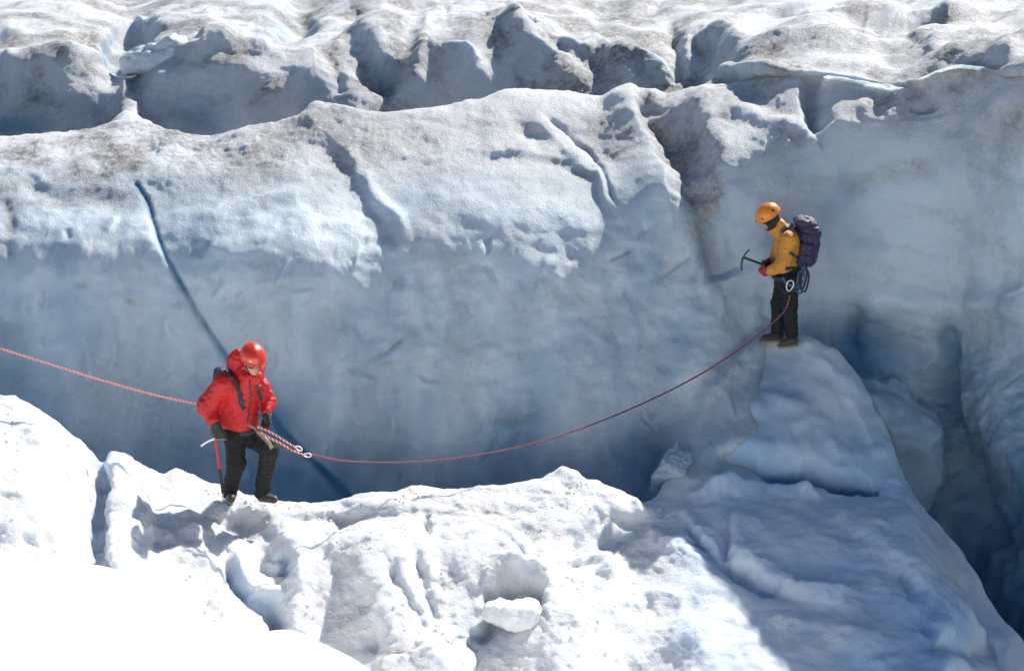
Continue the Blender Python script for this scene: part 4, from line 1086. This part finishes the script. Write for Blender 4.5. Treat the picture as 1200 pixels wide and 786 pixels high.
strap_pts('leg_loop', smooth_line([Y_(914, 335, -0.14), Y_(920, 342, -0.235), Y_(930, 340, -0.235), Y_(937, 334, -0.16)], 20), 0.03, 0.010, (0, -1, 0.2), M_WEB, har2)
carabiner(Y_(925.5, 335, -0.25), (0.2, 0, 1), (1, 0, 0), 'white carabiner hanging on the harness of the climber in yellow', M_ALU, 0.12)
# rucksack
yb_ = Y_(944, 283)
yp = empty('backpack', Y_(944, 312)); tag(yp, 'tall purple black rucksack on the back of the climber in yellow', 'backpack')
bR = frame((-0.98, -0.12, 0.12), (-0.10, 0, 1))
bagf = union([rbox(yb_ + [0.0, 0, -0.02], (0.165, 0.115, 0.235), bR, 0.075), ellip(Y_(944, 262), (0.15, 0.115, 0.085), bR), rbox(Y_(951, 291, 0), (0.11, 0.06, 0.13), bR, 0.04), rbox(Y_(944, 296, -0.17), (0.04, 0.07, 0.10), bR, 0.03)], 0.03)
part('bag', folds(bagf, 0.02, 0.10, 31.0, (1, 1, 1.4)), yb_ - 0.48, yb_ + 0.48, 0.009, M_PACK, yp)
lid = folds(union([ellip(Y_(943, 259), (0.155, 0.12, 0.055), bR)], 0.02), 0.012, 0.08, 35.0)
part('lid', lid, Y_(943, 259) - 0.26, Y_(943, 259) + 0.26, 0.008, M_PACK2, yp)
BG = folds(bagf, 0.02, 0.10, 31.0, (1, 1, 1.4))
for z in (274, 286, 299):
    sp = on_jacket(smooth_line([Y_(935, z, -0.2), Y_(942, z + 1, -0.2), Y_(950, z + 2, -0.2), Y_(956, z + 2, -0.15)], 14), BG, np.array([0.1, -1, 0.1]), 0.004)
    strap_pts('compression_strap', sp, 0.022, 0.006, (0.1, -1, 0.1), M_WEB, yp)
near = np.array([-0.15, -0.95, 0.3]); near /= np.linalg.norm(near)
sp = on_jacket(smooth_line([Y_(925, 296, -0.15), Y_(931, 300, -0.13), Y_(937, 304, -0.1)], 14), JF2, near, 0.006)
strap_pts('lower_strap', sp, 0.030, 0.012, near, M_WEB, yp)
sp = on_jacket(smooth_line([Y_(936, 264, -0.10), Y_(929, 263.5, -0.13), Y_(922, 267, -0.15), Y_(916, 274, -0.15)], 20), JF2, near, 0.006)
strap_pts('shoulder_strap', sp, 0.055, 0.018, near, M_PACK2, yp)
sp = on_jacket(smooth_line([Y_(938, 312, -0.1), Y_(930, 314, -0.15), Y_(920, 315, -0.15)], 16), JF2, near, 0.005)
strap_pts('hip_belt', sp, 0.04, 0.012, near, M_WEB, yp)
# bundle of slings under the pack
sl = empty('sling_bundle', Y_(940, 330)); tag(sl, 'bundle of blue slings hanging below the rucksack of the climber in yellow', 'slings')
for i, (dx, dz, w) in enumerate(((0, 0, 7), (3, 2, 6), (-2, 4, 6), (1, -3, 5))):
    pts = smooth_line([Y_(941 + dx, 310 + dz, -0.16), Y_(945 + dx, 322 + dz, -0.19), Y_(940 + dx, 340 + dz, -0.2), Y_(935 + dx, 334 + dz, -0.2), Y_(937 + dx, 320 + dz, -0.18), Y_(941 + dx, 310 + dz, -0.16)], 26)
    strap_pts('sling', pts, 0.022, 0.007, (0.2, -1, 0.1), M_TEAL if i % 2 == 0 else M_WEB, sl)
ice_axe(Y_(871, 301.5, -0.02), Y_(907, 315, -0.02), (-0.25, 0.0, -1.0), None, M_BSH, M_BSH, 'dark ice axe held out by the climber in yellow', M_DSTEEL, 0.95, 0.6)

# ================================================================== 7. ropes
#@@ROPES
def rope_material(name, base, fleck, thr):
    m, nt, b = new_mat(name)
    a = N(nt, 'ShaderNodeAttribute'); a.attribute_name = 'along'; t = N(nt, 'ShaderNodeAttribute'); t.attribute_name = 'around'
    v = mth(nt, 'ADD', mth(nt, 'MULTIPLY', a.outputs['Fac'], 1.0), t.outputs['Fac'])
    w = mth(nt, 'GREATER_THAN', mth(nt, 'FRACT', v), thr)
    nt.links.new(mixc(nt, w, base, fleck), b.inputs['Base Color']); b.inputs['Roughness'].default_value = 0.75
    return m
M_ROPE = rope_material('red_white_rope', (0.50, 0.035, 0.035), (0.75, 0.60, 0.52), 0.64)
M_ROPE2 = rope_material('shaded_red_rope', (0.13, 0.014, 0.035), (0.42, 0.22, 0.22), 0.72)  # red rope colour darkened to carry the shade it hangs in
def rope(name, pts, n, rad, label, pitch=0.04, mat=None):
    L = smooth_line(pts, n); ns = 8
    V, Fq = tube_mesh(L, rad, ns)
    s = np.concatenate([[0], np.cumsum(np.linalg.norm(np.diff(L, axis=0), axis=1))])
    along = np.repeat(s / pitch, ns); around = np.tile(np.abs(np.arange(ns) / ns - 0.5), n) * 2
    o = mesh_np(name, V, Fq, mat or M_ROPE, attrs={'along': along, 'around': around})
    return tag(o, label, 'rope')
def rp_(lst): return [P(*p) for p in lst]
rope('rope', rp_([(-260, 330, 14.0), (-120, 371, 14.2), (0, 408.5, 14.35), (60, 427.5, 14.45), (120, 446, 14.55), (180, 462.5, 14.65), (236, 475.5, 14.78), (262, 486, 14.86), (280, 498, 14.86)]), 260, 0.010,
     'taut red and white rope running off to the left from the climber in red')
yr = lambda x: 14.35 + (x - 362) / (920 - 362) * (16.80 - 14.35)
rpts = [(x, y, yr(x)) for x, y in ((364, 532), (400, 539.5), (440, 541.5), (480, 541), (540, 536), (600, 525.5), (660, 509), (720, 487), (780, 460), (830, 433), (870, 407), (900, 383), (913, 371), (921, 361), (926, 346))]
rope('rope', rp_(rpts), 520, 0.0088, 'long sagging rope hanging between the two climbers', mat=M_ROPE2)
rope('rope', rp_([(302, 500, 14.36), (318, 507, 14.32), (333, 516, 14.3), (346, 524, 14.32)]), 60, 0.009, 'upper short strand of pink rope from the red climber to the carabiners')
rope('rope', rp_([(303, 506, 14.36), (322, 516, 14.30), (340, 526, 14.3), (356, 533, 14.34)]), 60, 0.009, 'lower short strand of rope beneath the pink strand at the knee')
carabiner(P(350, 525, 14.31), (0.8, 0, -0.6), (0.4, -0.2, 0.8), 'upper silver carabiner joining the rope in front of the knee', M_ALU, 0.068)
carabiner(P(360, 533, 14.34), (1, 0, -0.08), (0.1, -0.2, 0.9), 'lower silver carabiner lying along the end of the long rope', M_ALU, 0.072)

# ================================================================== 8. loose blocks of ice and snow
#@@BLOCKS
import bmesh
def block(name, c, r, R, label, cat, mat, seed, amp=0.2, pw=3.5, blue=0.1, dirt=0.1, grain=0.7, sub=6, icy=0.0):
    bm = bmesh.new(); bmesh.ops.create_icosphere(bm, subdivisions=sub, radius=1.0)
    V = np.array([v.co[:] for v in bm.verts]); Fc = np.array([[v.index for v in f.verts] for f in bm.faces]); bm.free()
    n = (np.abs(V)**pw).sum(1)**(1 / pw); V = V / n[:, None]
    r = np.array(r); W = V * r
    d = amp * min(r) * fbm(W, max(r) * 0.9, 3, 0.5, seed) + 0.012 * fbm(W, 0.16, 4, 0.6, seed + 3) + 0.004 * perlin(W / 0.05)
    W = W + V * d[:, None]
    W = W @ R
    o = mesh_np(name, W, Fc, mat, attrs={'blue': np.full(len(W), blue), 'dirt': np.full(len(W), dirt), 'grain': np.full(len(W), grain), 'icy': np.full(len(W), icy)})
    o.location = tuple(c); return tag(o, label, cat)
block('ice_block', P(789, 556, 15.85), (0.17, 0.2, 0.24), frame((0.5, 1, 0.3), (0.30, 0, 1)), 'pale blue ice block lodged in the gap between the ledge and the shaded spur', 'ice block', M_GLAC, 5.0, 0.22, 7, 0.30, 0.1, 0.3, icy=1.0)
block('ice_block', P(1030, 518, 17.05), (0.70, 0.5, 0.78), frame((0.3, 1, 0.1), (-0.35, 0, 1)), 'huge rounded blue ice block wedged in the crevasse right of the shaded spur', 'ice block', M_GLAC, 47.0, 0.40, 2.6, 0.5, 0.1, 0.2, icy=1.0)
block('snow_block', P(600, 717, 13.12), (0.27, 0.17, 0.11), frame((0.1, 1, 0), (0, 0, 1)), 'small white snow block resting in the hollow in the front bank', 'snow block', M_SNOW, 9.0, 0.4, 2.6, 0, 0.1)
block('snow_boulder', P(505, 772, 12.75), (0.42, 0.32, 0.20), frame((0.1, 1, 0), (0, -0.2, 1)), 'broad rounded snow boulder at the bottom edge of the bank', 'snow boulder', M_SNOW, 19.0, 0.45, 2.4, 0, 0.12)
block('ice_slab', P(183, 64, 23.75), (0.52, 0.34, 0.20), frame((0.1, 1, 0), (-0.32, 0, 1)), 'smooth pale ice slab perched behind the crest at upper left', 'ice slab', M_BLOCK, 25.0, 0.55, 2.6, 0.12, 0.12, 0.6)

# crumbs of snow and ice lying on the sunlit ledge
ci = random.Random(11)
cv = []; cf_ = []
bm = bmesh.new(); bmesh.ops.create_icosphere(bm, subdivisions=1, radius=1.0)
iv = np.array([v.co[:] for v in bm.verts]); fi = np.array([[v.index for v in f.verts] for f in bm.faces]); bm.free()
cand = np.argwhere((te2 > 3.3) & (te2 < 9.5) & (EX > 0) & (EX < 740))
clump = fbm(GE2[cand[:, 0], cand[:, 1]], 0.5, 2, 0.5, 500.0)
cand = cand[clump > 0.12]
for k in range(900):
    a, b = cand[ci.randrange(len(cand))]
    r_ = 0.005 + 0.014 * ci.random()**3
    v = iv * (np.array([1, 1, 0.7]) * r_) * (1 + 0.35 * np.array([[ci.uniform(-1, 1)] for _ in range(len(iv))]))
    v = v + GE2[a, b] + nE[a, b] * r_ * 0.3
    cf_.append(fi + len(cv) * len(iv)); cv.append(v)
nn_ = len(cv) * len(iv)
mesh_np('snow_crumbs', np.concatenate(cv), np.concatenate(cf_), M_SNOW, smooth=False, attrs={'blue': np.zeros(nn_), 'dirt': np.full(nn_, 0.0), 'grain': np.full(nn_, 0.3)})['kind'] = 'stuff'
